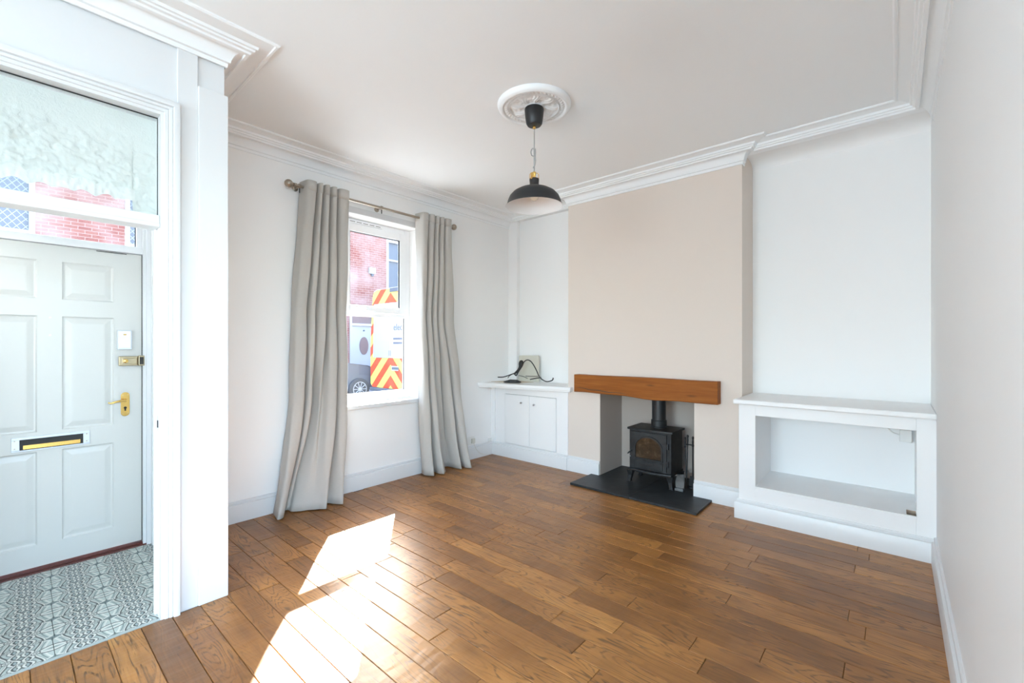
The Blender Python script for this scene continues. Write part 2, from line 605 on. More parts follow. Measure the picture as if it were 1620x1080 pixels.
# ------------------------------------------------------------------ walls and ceiling
WY0, WY1, WZ0, WZ1 = 2.07, 2.905, .80, 2.60     # window opening
mb = MB()
mb.box(OX, WX, .795, WY0, -.2, CH).box(OX, WX, WY1, AY + .2, -.2, CH).box(OX, WX, WY0, WY1, -.2, WZ0).box(OX, WX, WY0, WY1, WZ1, CH)
mb.box(OX, WX, .70, .795, -.2, CH).box(OX, WX, -.6, LY0 + .03, -.2, CH).box(OX, WX, LY0 + .03, .70, 2.47, CH)
struct(mb.build('wall_front', 'wall'), 'white front wall holding the curtained window')
mb = MB()
mb.box(CL, OL, CY, AY + .2, 0, CH).box(OR_, CR, CY, AY + .2, 0, CH).box(OL, OR_, CY, AY + .2, .93, CH)
struct(mb.build('wall_chimney', 'beige'), 'beige painted chimney breast wall above the stove')
mb = MB()
mb.box(OL - .01, OR_ + .01, 4.54, 4.60, 0, .95).box(OL - .004, OL + .003, CY + .004, 4.56, 0, .93).box(OR_ - .003, OR_ + .004, CY + .004, 4.56, 0, .93)
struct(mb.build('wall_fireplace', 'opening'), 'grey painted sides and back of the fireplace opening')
struct(box('wall_alcove_left', 'wall', None, WX - .1, CL, AY, AY + .2, 0, CH), 'white alcove wall above the small cupboard')
struct(box('wall_alcove_right', 'wall', None, CR, RX + .1, AY, AY + .2, 0, CH), 'white alcove wall above the open unit')
mb = MB()
mb.prism([(4.13, CH), (4.13, 2.988), (4.28, 2.988), (4.345, 2.982), (4.385, 2.970), (4.41, 2.950), (AY, 2.925), (AY + .02, 2.925), (AY + .02, CH)], 'x', CR, RX)
struct(mb.build('ceiling_cove', 'wall', smooth=True), 'curved white cove at the top of the open alcove')
struct(MB().rect(RX, RX + .12, REAR, AY + .2, -.06, CH, -1.6 - REAR, AY + .2 - 1.0, .06, CH - 2.6).build('wall_right', 'wall_cool'), 'plain white wall beside the open alcove unit')
mb = MB().rect(REAR - .12, REAR, PX - .095, RX + .12, -.06, CH, .525, .32, .36, .465)
mb.v = [(y_, x_, z_) for x_, y_, z_ in mb.v]
struct(mb.build('wall_rear', 'wall_cool'), 'white rear wall with an added wide window')
mb = MB()
mb.box(PX - .095, PX, .530, .795, 0, CH)
mb.box(PX - .095, PX, -.36, .530, 2.530, CH)
mb.box(PX - .095, PX, REAR, -.36, 0, CH)
mb.box(WX, PX - .095, .70, .795, 0, CH)
mb.box(WX, PX - .095, LY0 - .1, LY0, 0, CH)
struct(mb.build('wall_lobby', 'gloss'), 'white lobby partition around the glazed doorway')
struct(box('ceiling', 'ceiling', None, OX, RX + .12, REAR - .12, AY + .2, CH, CH + .15), 'white living room ceiling with plaster cornice')
struct(box('lobby_ceiling', 'ceiling', None, WX, PX - .095, LY0, LY1, 2.80, 2.86), 'white lobby ceiling behind the glazed partition')

# unseen rear window, added as an opening for the rear fill lamp
rw = root('window_2_added', (-1.24, REAR, .3), 'added unseen rear window with white frame')
mb = MB()
for a, b in ((-2.345, -2.275), (-1.27, -1.21), (-.20, -.13)): mb.box(a, b, REAR - .08, REAR - .02, .30, 2.55)
for a, b in ((-2.275, -1.27), (-1.21, -.20)): mb.box(a, b, REAR - .08, REAR - .02, .30, .37).box(a, b, REAR - .08, REAR - .02, 2.48, 2.55)
mb.build('window_frame', 'upvc', rw)
for a, b in ((-2.275, -1.27), (-1.21, -.20)): box('pane', 'glass', rw, a, b, REAR - .055, REAR - .05, .37, 2.48)
rw = root('window_4_added', (RX, -.3, 0), 'added unseen glazed door with white frame behind the photographer')  # made-up opening in the right wall that lets the side fill lamp in
MB().rect(RX + .02, RX + .07, -1.6, 1.0, 0, 2.6, .06, .06, .08, .06).box(RX + .02, RX + .07, -.33, -.27, .08, 2.54).build('window_frame', 'upvc', rw)
for a, b in ((-1.54, -.33), (-.27, .94)): box('pane', 'glass', rw, RX + .04, RX + .045, a, b, .08, 2.54)

# ------------------------------------------------------------------ cornice and skirting
PROF = [(.205, 0), (.205, -.007), (.197, -.013), (.187, -.011), (.184, -.004), (.174, -.005), (.150, -.010), (.124, -.017), (.120, -.031), (.110, -.034), (.107, -.043), (.095, -.047),
        (.091, -.057), (.074, -.060), (.072, -.046), (.052, -.049), (.033, -.064), (.020, -.094), (.018, -.108), (.008, -.112), (.006, -.132), (0, -.134), (0, 0)]
full = [(d, CH + z) for d, z in PROF]
short = [(d, CH + z) for d, z in PROF[:15]] + [(.01, CH - .047), (0, CH - .05), (0, CH)]
pathA = [(PX + .01, REAR), (PX + .01, .80), (WX, .80), (WX, AY), (CL, AY), (CL, CY), (CR, CY), (CR, 4.13), (RX, 4.13), (RX, REAR), (PX, REAR)]
for k, (prof, a, b, lab) in enumerate(((full, 0, 2, 'white plaster cornice turning around the lobby corner'), (full, 2, 3, 'white plaster cornice above the curtained window'),
                                       (short, 3, 4, 'white plaster cornice in the small alcove'), (full, 4, 7, 'white plaster cornice wrapping the chimney breast'),
                                       (short, 7, 8, 'white plaster cornice over the open alcove'), (full, 8, 10, 'white plaster cornice along the plain side wall'))):
    struct(sweep(MB(), pathA, prof, a, b).build('trim_%d' % (k + 1), 'ceiling', smooth=True), lab)
BH = .162
bprof = [(0, BH), (.007, BH), (.011, BH - .004), (.013, BH - .012), (.010, BH - .020), (.010, BH - .025), (.022, BH - .028), (.025, BH - .034), (.025, 0), (0, 0)]
def skirting(name, path, lab, prof=bprof, first=0, last=None):
    struct(sweep(MB(), path, prof, first, len(path) - 1 if last is None else last).build(name, 'gloss', smooth=True), lab)
skirting('baseboard_front', [(WX, .80), (WX, 4.05)], 'white baseboard under the curtained window')
skirting('baseboard_cupboard', [(WX, 4.05), (CL, 4.05)], 'white baseboard across the small cupboard')
skirting('baseboard_chimney_left', [(CL, CY), (OL, CY)], 'white baseboard between cupboard and hearth')
skirting('baseboard_chimney_right', [(OR_, CY), (CR + .02, CY)], 'white baseboard between hearth and open unit')
skirting('baseboard_right', [(RX, 3.84), (RX, 1.0)], 'white baseboard along the plain side wall')
skirting('baseboard_rear', [(RX, REAR), (PX, REAR)], 'white baseboard under the added rear window')

# ------------------------------------------------------------------ lobby partition trim
# boxed post and flat lining
post = root('trim_post', (PX, .75, 0), 'white boarded post at the corner of the lobby')
MB().prism([(PX, .672), (PX + .018, .672), (PX + .018, .81), (WX + .03, .81), (WX + .03, .7955), (PX + .0005, .7955)], 'z', 0, 2.725).build('post_board', 'gloss', post, bevel=.004)
MB().box(PX, PX + .010, .585, .672, 0, 2.90).build('lining_board', 'gloss', post, bevel=.002)
ar = root('trim_architrave', (PX, .06, 0), 'white moulded architrave around the lobby doorway')
A = [(0, .012), (.014, .013), (.016, .021), (.029, .021), (.032, .017), (.035, .026), (.046, .026), (.049, .022), (.052, .034), (.066, .037), (.076, .034), (.078, 0), (0, 0)]
mb = MB()
rings = []
for yy, zz, sy, sz in ((.515, 0, 1, 0), (.515, 2.515, 1, 1), (-.36, 2.515, -1, 1), (-.36, 0, -1, 0)):
    rings.append([(PX + t, yy + sy * o, zz + sz * o) for o, t in A])
mb.loft(rings).build('moulding', 'gloss', ar, smooth=True)
mb = MB()
for y0, y1 in ((.515, .5298), (-.3598, -.345)): mb.box(PX - .105, PX + .006, y0, y1, 0, 2.515)
mb.box(PX - .105, PX + .006, -.3598, .5298, 2.5152, 2.5298)
mb.box(PX - .090, PX - .062, .505, .5148, 0, 1.955)
mb.build('door_lining', 'gloss', ar, bevel=.002)
MB().box(PX - .10, PX - .004, -.345, .515, 1.975, 2.016).box(PX - .104, PX + .004, -.345, .515, 1.955, 1.975).build('transom_bar', 'gloss', ar, bevel=.004)
MB().box(PX - .052, PX - .018, .5130, .5155, .93, 1.01).build('strike_plate', 'chrome', ar)
MB().box(PX - .046, PX - .030, .5118, .5132, .952, .988).build('strike_hole', 'gap', ar)
fan = root('window_3', (PX - .05, .06, 2.016), 'fanlight glazing above the lobby doorway')
box('pane', 'glass', fan, PX - .052, PX - .047, -.345, .515, 2.016, 2.515)
MB().rect(PX - .047, PX - .043, -.345, .515, 2.016, 2.515, .0035, .003, .0015, .005).build('glazing_putty', 'gap', fan)

# ruched satin blind hanging behind the fanlight
bl = thing('ruched_blind', (PX - .10, .06, 2.07), 'pale ruched blind with scalloped hem behind the lobby fanlight', 'blind')
def scallop(yy): return 2.072 + .014 * abs(math.sin((yy - .43) * PI / .072)) + .004 * math.sin(yy * 61)
from mathutils import noise as mnoise
mb = MB(); NY, NZ = 240, 60
rings = []
for i in range(NZ + 1):
    t = i / NZ; ring = []
    for j in range(NY + 1):
        yy = -.345 + .86 * j / NY
        zb = scallop(yy) + .035 if yy < .425 else 2.02
        z = 2.512 + (zb - 2.512) * t
        amp = min(1, max(0, (t - .22) * 3))
        q = Vector((yy * 16, z * 22, 1.7))
        w = mnoise.noise(q) * .016 + mnoise.noise(q * 2.3 + Vector((3, 1, 0))) * .009 + mnoise.noise(q * 5.1) * .004
        ring.append((PX - .090 + amp * w, yy, z))
    rings.append(ring)
mb.loft(rings, closed=False).build('blind_fabric', 'net', bl, smooth='all', recalc=False)
mb = MB(); rings = []
for i in range(13):
    t = i / 12; ring = []
    for j in range(NY + 1):
        yy = -.345 + .775 * j / NY
        z0 = scallop(yy); z = z0 + (.058 + .010 * mnoise.noise(Vector((yy * 40, 0, 5)))) * (1 - t)
        ring.append((PX - .074 + .007 * mnoise.noise(Vector((yy * 55, z * 30, 2))) * (.4 + t), yy, z))
    rings.append(ring)
mb.loft(rings, closed=False).build('scalloped_hem', 'net_hem', bl, smooth='all', recalc=False)

# ------------------------------------------------------------------ front door
DX = -3.93
dr = root('door_1', (DX, .19, 0), 'white six panel front door with letter plate in the lobby')
D0, D1 = -.25, .628
panels = []
for (a, b) in ((-.105, .137), (.243, .485)):
    for (c, d) in ((1.651, 1.887), (.84, 1.547), (.156, .72)): panels.append((a, b, c, d))
mb = MB()
# stiles and rails
for a, b in ((D0, -.105), (.137, .243), (.485, D1)): mb.box(DX - .045, DX, a, b, .025, 1.985)
for a, b in ((-.105, .137), (.243, .485)):
    for c, d in ((.025, .156), (.72, .84), (1.547, 1.651), (1.887, 1.985)): mb.box(DX - .045, DX, a, b, c, d)
mb.build('door_leaf', 'door', dr)
for a, b, c, d in panels:
    w = .038
    R_ = lambda i, x: [(DX + x, a + i, c + i), (DX + x, b - i, c + i), (DX + x, b - i, d - i), (DX + x, a + i, d - i)]
    MB().loft([R_(0, -.040), R_(0, 0), R_(.007, -.009), R_(.014, -.010), R_(w + .004, -.0035), R_(w + .010, -.003)]).build('door_panel', 'door', dr)
lp = MB().box(DX, DX + .008, .032, .369, .733, .741).box(DX, DX + .008, .032, .369, .803, .818).box(DX, DX + .008, .032, .066, .741, .803).box(DX, DX + .008, .338, .369, .741, .803).build('letter_plate', 'silver', dr, bevel=.002)
MB().box(DX + .0005, DX + .002, .066, .338, .741, .803).build('letter_slot', 'gap', lp)
MB().box(DX + .002, DX + .004, .08, .325, .745, .768).build('letter_flap', M['brass'], lp)
for yy, zz in ((.046, .754), (.046, .799), (.354, .754), (.354, .799)): MB().lathe([(.004, .008), (.004, .0105)], (DX, yy, zz), 10, 'x').build('screw', 'nickel', lp)
bx_ = MB().box(DX, DX + .028, .500, .574, 1.337, 1.466).build('chime_box', 'silver', dr, bevel=.004)
MB().box(DX + .028, DX + .030, .507, .567, 1.348, 1.460).build('chime_cover', 'plastic', bx_, bevel=.001)
MB().box(DX + .030, DX + .0315, .530, .545, 1.433, 1.441).build('chime_badge', 'brass', bx_)
nl = MB().box(DX, DX + .024, .507, .605, 1.228, 1.292).build('night_latch', 'antique', dr, bevel=.004)
MB().box(DX + .024, DX + .030, .522, .600, 1.240, 1.280).build('latch_cover', 'antique', nl, bevel=.003)
MB().lathe([(.012, .030), (.013, .034), (.013, .040), (.008, .043)], (DX, .541, 1.260), 16, 'x').build('latch_knob', 'brass', nl, smooth=True)
MB().box(DX, DX + .034, .607, .640, 1.226, 1.296).build('latch_keep', 'antique', nl, bevel=.004)
MB().box(DX + .034, DX + .036, .613, .634, 1.236, 1.286).build('keep_recess', 'gap', nl)
hd = MB()
prof = [(.5425 + .0225 * math.cos(a), 1.027 + .0225 * math.sin(a)) for a in [PI * k / 10 for k in range(11)]] + [(.5425 + .0225 * math.cos(a), .911 + .0225 * math.sin(a)) for a in [PI + PI * k / 10 for k in range(11)]]
hp = hd.prism(prof, 'x', DX, DX + .006).build('handle_plate', 'brass', dr, bevel=.0015)
MB().lathe([(.011, .006), (.009, .012), (.008, .045)], (DX, .5425, .995), 14, 'x').tube([(DX + .043, .5425, .995), (DX + .045, .52, .998), (DX + .046, .49, .992), (DX + .046, .465, .985), (DX + .045, .452, .990)], [.008, .0075, .007, .0065, .005], 10, 0).build('lever', 'brass', hp, smooth=True)
MB().lathe([(.008, .006), (.008, .0085)], (DX, .5425, .945), 14, 'x').box(DX + .006, DX + .0085, .5385, .5465, .925, .945).build('keyhole', 'gap', hp)
for yy, zz in ((.529, 1.03), (.556, 1.03), (.529, .908), (.556, .908)): MB().lathe([(.003, .006), (.003, .0075)], (DX, yy, zz), 8, 'x').build('screw', 'antique', hp)
for zz in (1.536, 1.428): MB().lathe([(.006, 0), (.006, .002), (.003, .003)], (DX, .192, zz), 12, 'x').build('bolt_cap', 'plastic', dr)
MB().box(DX - .002, DX + .004, .40, .55, 1.9775, 1.9815).build('worn_edge', 'gap', dr)
# frame around the door
df = root('trim_door_frame', (DX, .19, 0), 'white frame and fanlight around the front door')
mb = MB()
mb.rect(OX, DX + .03, LY0 + .03, .70, 0, 2.47, D0 - .004 - LY0 - .03, .70 - D1 - .004, .001, .05).box(OX, DX + .02, D0 - .004, D1 + .004, 1.989, 2.035)
mb.box(DX + .03, DX + .05, .648, .70, 0, 2.47).box(DX + .05, WX + .012, .672, .70, 0, 2.55)
mb.build('frame', 'gloss', df, bevel=.004)
MB().box(DX - .05, DX + .001, D1, D1 + .006, .02, 1.985).build('draught_gap', 'gap', df)
box('pane', 'glass', df, DX - .03, DX - .025, D0 - .004, .60, 2.035, 2.42)
MB().box(DX - .04, DX + .012, .60, .634, 2.035, 2.42).build('glazing_bar', 'gloss', df, bevel=.003)
MB().box(DX - .024, DX - .012, .5955, .60, 2.035, 2.42).build('glazing_seal', 'gap', df)
struct(MB().box(OX, DX + .012, D0, .66, -.04, .014).box(DX + .012, DX + .045, D0, .66, -.01, .006).build('trim_door_sill', 'maroon', None, bevel=.003), 'oxblood painted sill under the front door')

# ------------------------------------------------------------------ front window
wd = root('window_1', (-4.0, 2.4875, WZ0), 'white framed window between the grey curtains')
FX0, FX1 = -4.034, -4.0
mb = MB()
mb.rect(FX0, FX1, WY0, WY1, WZ0, WZ1, .07, .07, .09, .055).box(FX0, FX1, WY0 + .07, WY1 - .07, 1.650, 1.690)
mb.build('window_frame', 'upvc', wd, bevel=.004)
s0, s1, sz0, sz1 = WY0 + .058, WY1 - .058, 1.692, WZ1 - .05
sash = MB().rect(FX0 + .008, FX1 + .014, s0, s1, sz0, sz1, .075, .075, .065, .075).build('sash', 'upvc', wd, bevel=.004)
MB().box(FX0 + .02, FX1 + .008, s1 - .079, s1 - .075, sz0 + .065, sz1 - .075).box(FX0 + .02, FX1 + .008, s0 + .075, s0 + .079, sz0 + .065, sz1 - .075).box(FX0 + .02, FX1 + .008, s0 + .079, s1 - .079, sz1 - .079, sz1 - .075).build('gasket', 'gap', sash)
MB().box(FX1 + .018, FX1 + .03, 2.36, 2.47, sz0 + .012, sz0 + .032).box(FX1 + .026, FX1 + .04, 2.36, 2.385, sz0 + .016, sz0 + .028).build('handle', 'upvc', sash, bevel=.003)
box('pane', 'glass', wd, -4.020, -4.015, WY0 + .07, WY1 - .07, WZ0 + .09, 1.650)
box('pane', 'glass', wd, -4.020, -4.015, s0 + .075, s1 - .075, sz0 + .065, sz1 - .075)
MB().box(FX0 + .02, FX1 - .004, WY1 - .074, WY1 - .07, WZ0 + .09, 1.650).box(FX0 + .02, FX1 - .004, WY0 + .07, WY0 + .074, WZ0 + .09, 1.650).build('gasket', 'gap', wd)
MB().box(FX1, FX1 + .016, 2.18, 2.56, WZ1 - .044, WZ1 - .012).build('trickle_vent', 'upvc', wd, bevel=.003)
for k in range(5): MB().box(FX1 + .016, FX1 + .017, 2.20 + .07 * k, 2.255 + .07 * k, WZ1 - .034, WZ1 - .029).build('vent_slot', 'gap', wd)
MB().box(-4.0, WX, WY0, WY1, WZ0 - .02, WZ0 + .001).build('sill_board', 'gloss', wd)
MB().box(WX, WX + .035, WY0 - .03, WY1 + .012, WZ0 - .04, WZ0 + .001).build('window_sill', 'gloss', wd, bevel=.006)
MB().box(WX, WX + .014, WY0 - .03, WY1 + .03, WZ1 + .002, WZ1 + .062).build('head_batten', 'gloss', wd, bevel=.003)

# ------------------------------------------------------------------ curtain pole and curtains
RXX, RZ = -3.76, 2.692
cp = thing('curtain_pole', (RXX, 2.43, RZ), 'brushed metal curtain pole with ball finials above the window', 'curtain pole')
MB().tube([(RXX, 1.60, RZ), (RXX, 3.27, RZ)], .0125, 16).build('pole', 'nickel', cp, smooth=True)
for yy, s in ((1.60, -1), (3.27, 1)):
    f = MB().lathe([(.0165, 0), (.0165, .025 * s), (.011, .028 * s), (.011, .034 * s)], (RXX, yy, RZ), 20, 'y').build('finial', 'nickel', cp, smooth=True)
    MB().sphere((RXX, yy - s * -.062, RZ), .033, 14).build('ball', 'nickel', f, smooth='all')
for yy in (1.625, 2.405, 3.23):
    b = MB().tube([(WX, yy, RZ), (RXX, yy, RZ)], .007, 10).lathe([(.024, 0), (.024, .006), (.014, .010)], (WX, yy, RZ), 18, 'x').lathe([(.019, -.008), (.019, .008)], (RXX, yy, RZ), 18, 'y').build('bracket', 'nickel', cp, smooth=True)
    MB().tube([(RXX, yy, RZ - .015), (RXX, yy, RZ - .055)], .0045, 8).build('clamp_screw', 'black', b)


def curtain(name, label, keys, split):
    """keys: [(z, [(x,y)*16])...] from the top down"""
    def smooth_path(pts, k=6):
        P = [Vector(p) for p in pts]; out = []
        for i in range(len(P) - 1):
            a, b, c, d = P[max(i - 1, 0)], P[i], P[i + 1], P[min(i + 2, len(P) - 1)]
            for q in range(k):
                t = q / k; T = .75
                m1, m2 = (c - a) * .5 * T, (d - b) * .5 * T
                out.append((2 * t ** 3 - 3 * t * t + 1) * b + (t ** 3 - 2 * t * t + t) * m1 + (-2 * t ** 3 + 3 * t * t) * c + (t ** 3 - t * t) * m2)
        out.append(P[-1]); return out
    ks = [(z, smooth_path(p)) for z, p in keys]
    rows = []
    N = 46
    zt, zb = ks[0][0], ks[-1][0]
    for i in range(N + 1):
        z = zt + (zb - zt) * i / N
        for q in range(len(ks) - 1):
            if ks[q][0] >= z >= ks[q + 1][0] - 1e-9: break
        z0, p0 = ks[q]; z1, p1 = ks[q + 1]
        t = (z0 - z) / (z0 - z1)
        te = t * t * (3 - 2 * t) * .4 + t * .6 if q < len(ks) - 2 else t ** 1.35
        row = []
        for j, (a, b) in enumerate(zip(p0, p1)):
            c = a.lerp(b, te)
            wob = .0035 * math.sin(z * 9 + j * .7) * min(1, (zt - z) * 3)
            row.append((c.x + wob, c.y + wob * .6, z))
        rows.append(row)
    base = thing(name, (-3.72, (keys[0][1][0][1] + keys[0][1][-1][1]) / 2, 0), label, 'curtain', 'grey curtains')
    MB().loft(rows, closed=False).build('drape', 'curtain', base, smooth='all', solid=.005, recalc=False)
    MB().loft([[(p[0] + .001, p[1], 2.745) for p in rows[0]], [(p[0] + .001, p[1], 2.70) for p in rows[0]], [(p[0] + .001, p[1], 2.66) for p in rows[0]]], closed=False).build('heading_band', 'curtain', base, smooth='all', solid=.009, recalc=False)


def toppath(lobes, f=-3.702, b=-3.822):
    p = [(b, lobes[0][0])]
    for i, (a, c) in enumerate(lobes):
        p += [(f, a + .016), (f, c - .012)]
        if i < len(lobes) - 1: p.append((b, (c + lobes[i + 1][0]) / 2))
    p.append((b + .012, lobes[-1][1])); return p


topL = toppath([(1.655, 1.752), (1.757, 1.806), (1.811, 1.868), (1.873, 1.932), (1.938, 2.045)])
uppL = [(-3.82, 1.58), (-3.70, 1.575), (-3.695, 1.655), (-3.83, 1.675), (-3.70, 1.69), (-3.70, 1.732), (-3.83, 1.75), (-3.70, 1.768), (-3.70, 1.828), (-3.83, 1.848), (-3.70, 1.862), (-3.70, 1.915), (-3.83, 1.932), (-3.70, 1.948), (-3.70, 2.01), (-3.80, 2.04)]
midL = [(-3.81, 1.56), (-3.69, 1.55), (-3.685, 1.635), (-3.83, 1.665), (-3.71, 1.675), (-3.71, 1.71), (-3.835, 1.74), (-3.80, 1.765), (-3.72, 1.785), (-3.75, 1.815), (-3.685, 1.845), (-3.685, 1.915), (-3.82, 1.935), (-3.69, 1.95), (-3.69, 2.015), (-3.79, 2.045)]
botL = [(-3.79, 1.43), (-3.63, 1.405), (-3.665, 1.455), (-3.80, 1.52), (-3.79, 1.53), (-3.79, 1.535), (-3.78, 1.545), (-3.72, 1.55), (-3.675, 1.615), (-3.645, 1.67), (-3.61, 1.72), (-3.58, 1.762), (-3.70, 1.825), (-3.63, 1.865), (-3.58, 1.91), (-3.78, 2.01)]
curtain('curtain', 'grey curtain nearer the lobby post, with a wide flared hem on the floor', [(2.745, topL), (1.62, uppL), (.95, midL), (.008, botL)], 43)
topR = toppath([(2.85, 2.937), (2.942, 3.020), (3.025, 3.080), (3.085, 3.150), (3.155, 3.252)])
uppR = [(-3.80, 2.85), (-3.70, 2.845), (-3.70, 2.89), (-3.83, 2.91), (-3.70, 2.925), (-3.70, 2.965), (-3.83, 2.985), (-3.70, 3.0), (-3.70, 3.04), (-3.83, 3.06), (-3.70, 3.075), (-3.70, 3.13), (-3.83, 3.15), (-3.70, 3.165), (-3.69, 3.27), (-3.79, 3.33)]
midR = [(-3.80, 2.870), (-3.70, 2.862), (-3.69, 2.925), (-3.83, 2.950), (-3.70, 2.965), (-3.69, 3.010), (-3.83, 3.035), (-3.76, 3.060), (-3.73, 3.120), (-3.82, 3.150), (-3.69, 3.170), (-3.685, 3.225), (-3.82, 3.248), (-3.69, 3.275), (-3.68, 3.350), (-3.77, 3.430)]
botR = [(-3.79, 2.91), (-3.71, 2.895), (-3.63, 2.94), (-3.76, 3.03), (-3.66, 3.03), (-3.60, 3.05), (-3.66, 3.12), (-3.80, 3.20), (-3.80, 3.26), (-3.74, 3.275), (-3.66, 3.285), (-3.60, 3.30), (-3.70, 3.38), (-3.60, 3.37), (-3.55, 3.40), (-3.70, 3.52)]
curtain('curtain', 'grey curtain nearer the small cupboard, trailing on the floor', [(2.745, topR), (1.62, uppR), (.95, midR), (.008, botR)], 43)

# ------------------------------------------------------------------ ceiling rose and pendant lamp
LX, LY = -1.875, 2.391
rose = thing('ceiling_rose', (LX, LY, CH), 'white round plaster ceiling rose with leaf relief', 'ceiling rose')
mb = MB(); NR, NA = 60, 192; RR = .250
def rose_h(r, a):
    q = r / RR
    h = .012
    if q > .94: h += .020 * math.sin(PI * (1 - q) / .06 * .5)
    elif q > .84: h += .020 + .004 * math.sin((q - .84) / .10 * PI)
    elif q > .70:
        h += .010 + .010 * (.5 + .5 * math.sin(a * 44 + q * 40)) * math.sin(PI * (q - .70) / .14)
    elif q > .66: h += .016 * math.sin(PI * (q - .66) / .04) + .006
    elif q > .24:
        t = (q - .24) / .42
        lob = math.cos(a * 8)
        lf_ = max(0, .5 + .5 * lob - (t - .55) ** 2 * 2.2)
        vein = .5 + .5 * math.cos(a * 40 + 3 * math.sin(t * 6))
        h += .004 + .016 * lf_ * (.65 + .35 * vein) + .006 * max(0, math.cos(a * 8 + PI)) * math.sin(PI * t) * (.5 + .5 * math.sin(t * 19))
    else: h += .014
    return h
rings = []
for i in range(NR + 1):
    r = max(RR * (i / NR), .002); rings.append([(LX + r * math.cos(2 * PI * k / NA), LY + r * math.sin(2 * PI * k / NA), CH - rose_h(r, 2 * PI * k / NA)) for k in range(NA)])
rings.append([(LX + RR * math.cos(2 * PI * k / NA), LY + RR * math.sin(2 * PI * k / NA), CH) for k in range(NA)])
mb.loft(rings, caps=False).build('plaster_disc', 'ceiling', rose, smooth='all')

lamp = thing('pendant_lamp', (LX, LY, 2.32), 'black dome pendant lamp with white inside hanging from the ceiling rose', 'lamp')
can = MB().lathe([(.064, 2.986), (.066, 2.978), (.062, 2.93), (.055, 2.885), (.046, 2.872), (.012, 2.868), (.006, 2.868)], (LX, LY, 0), 40).build('ceiling_cup', 'black', lamp, smooth=True)
MB().lathe([(.010, 2.872), (.011, 2.860), (.009, 2.848), (.004, 2.846)], (LX, LY, 0), 18).build('cord_grip', 'brass', can, smooth=True)
m_cord = Mat('striped_textile_cord', (.4, .4, .4), .8)
_x, _y, _z = m_cord.xyz(); m_cord.color(m_cord.mix(((_z * 700.0 + _x * 500.0).sin()).gt(0.0), (.26, .26, .26), (.50, .49, .47)))
M['cord'] = m_cord.m
cd = MB().tube([(LX, LY, 2.85), (LX, LY, 2.55)], .0042, 8)
ux, uy = math.cos(TH), math.sin(TH)
def at(s, z, d=0): return (LX + ux * s - uy * d, LY + uy * s + ux * d, z)
cd.tube([at(.004, 2.700, -.006), at(-.012, 2.712, -.006), at(-.022, 2.690, -.006), at(-.016, 2.664, -.007), at(.002, 2.655, -.008), at(.008, 2.630, -.006), at(.004, 2.605, .006), at(-.003, 2.590, -.006), at(-.006, 2.578, -.007)], .0042, 8, 6)
cd.tube([at(.006, 2.712, -.004), at(.008, 2.68, -.007), at(.006, 2.65, -.006), at(.006, 2.615, -.007), at(-.002, 2.585, -.008)], .0042, 8, 6)
cd.build('cord', 'cord', lamp, smooth=True)
MB().lathe([(.005, 2.556), (.012, 2.552), (.013, 2.535), (.010, 2.53), (.010, 2.508), (.014, 2.505)], (LX, LY, 0), 18).build('brass_fitting', 'brass', lamp, smooth=True)
for s in (-1, 1):
    MB().tube([at(.004 * s, 2.545, -.004), at(.024 * s, 2.542, -.004), at(.030 * s, 2.530, -.004), at(.030 * s, 2.500, -.004)], .0022, 8, 4).build('brass_bracket', 'brass', lamp, smooth=True)
MB().box(LX - .004, LX + .010, LY - .034, LY - .026, 2.497, 2.54).build('clip', 'brass', lamp)
outer = [(.028, 2.508), (.033, 2.505), (.033, 2.495), (.031, 2.475), (.034, 2.460), (.045, 2.450), (.075, 2.442), (.110, 2.430), (.145, 2.410), (.168, 2.385), (.181, 2.355), (.187, 2.330), (.193, 2.322), (.195, 2.318)]
sh = MB().lathe(outer, (LX, LY, 0), 64, caps=False).build('lamp_shade', 'black', lamp, smooth=True)
inner = [(.1945, 2.3175), (.185, 2.329), (.178, 2.355), (.165, 2.383), (.142, 2.407), (.108, 2.426), (.074, 2.438), (.044, 2.446), (.020, 2.450)]
MB().lathe(inner, (LX, LY, 0), 64, caps=False).build('shade_lining', 'shade_in', sh, smooth='all')
bulb = MB().lathe([(.013, 2.446), (.014, 2.435), (.016, 2.428), (.026, 2.405), (.030, 2.387), (.027, 2.369), (.016, 2.358), (.002, 2.355)], (LX, LY, 0), 24).build('light_bulb', 'bulbglass', lamp, smooth=True)
MB().lathe([(.0145, 2.450), (.0145, 2.434)], (LX, LY, 0), 20).build('bulb_cap', 'chrome', bulb)

# ------------------------------------------------------------------ oak mantel beam
mt = thing('mantel_beam', ((-2.575 - 1.143) / 2, 4.0, .867), 'thick oiled oak beam mantel above the stove', 'mantel')
mb = MB(); rings = []
NB = 40
for i in range(NB + 1):
    t = i / NB; xx = -2.575 + (2.575 - 1.143) * t
    zb = .867 + .007 * math.sin(t * 5.5 + .6) - .007 * math.exp(-((t - .58) / .16) ** 2) + .003 * math.sin(t * 19)
    if t > .9: zb -= .006 * (t - .9) / .1
    zt_ = 1.055 - .002 * math.sin(t * 9)
    yf = 3.965 + .003 * math.sin(t * 7 + 1)
    e = .006
    rings.append([(xx, CY, zb), (xx, yf + e, zb), (xx, yf, zb + e), (xx, yf + .001, .95), (xx, yf, zt_ - e), (xx, yf + e, zt_), (xx, CY, zt_)])
mb.loft(rings).build('beam', 'beam', mt, smooth=True)
rings = []
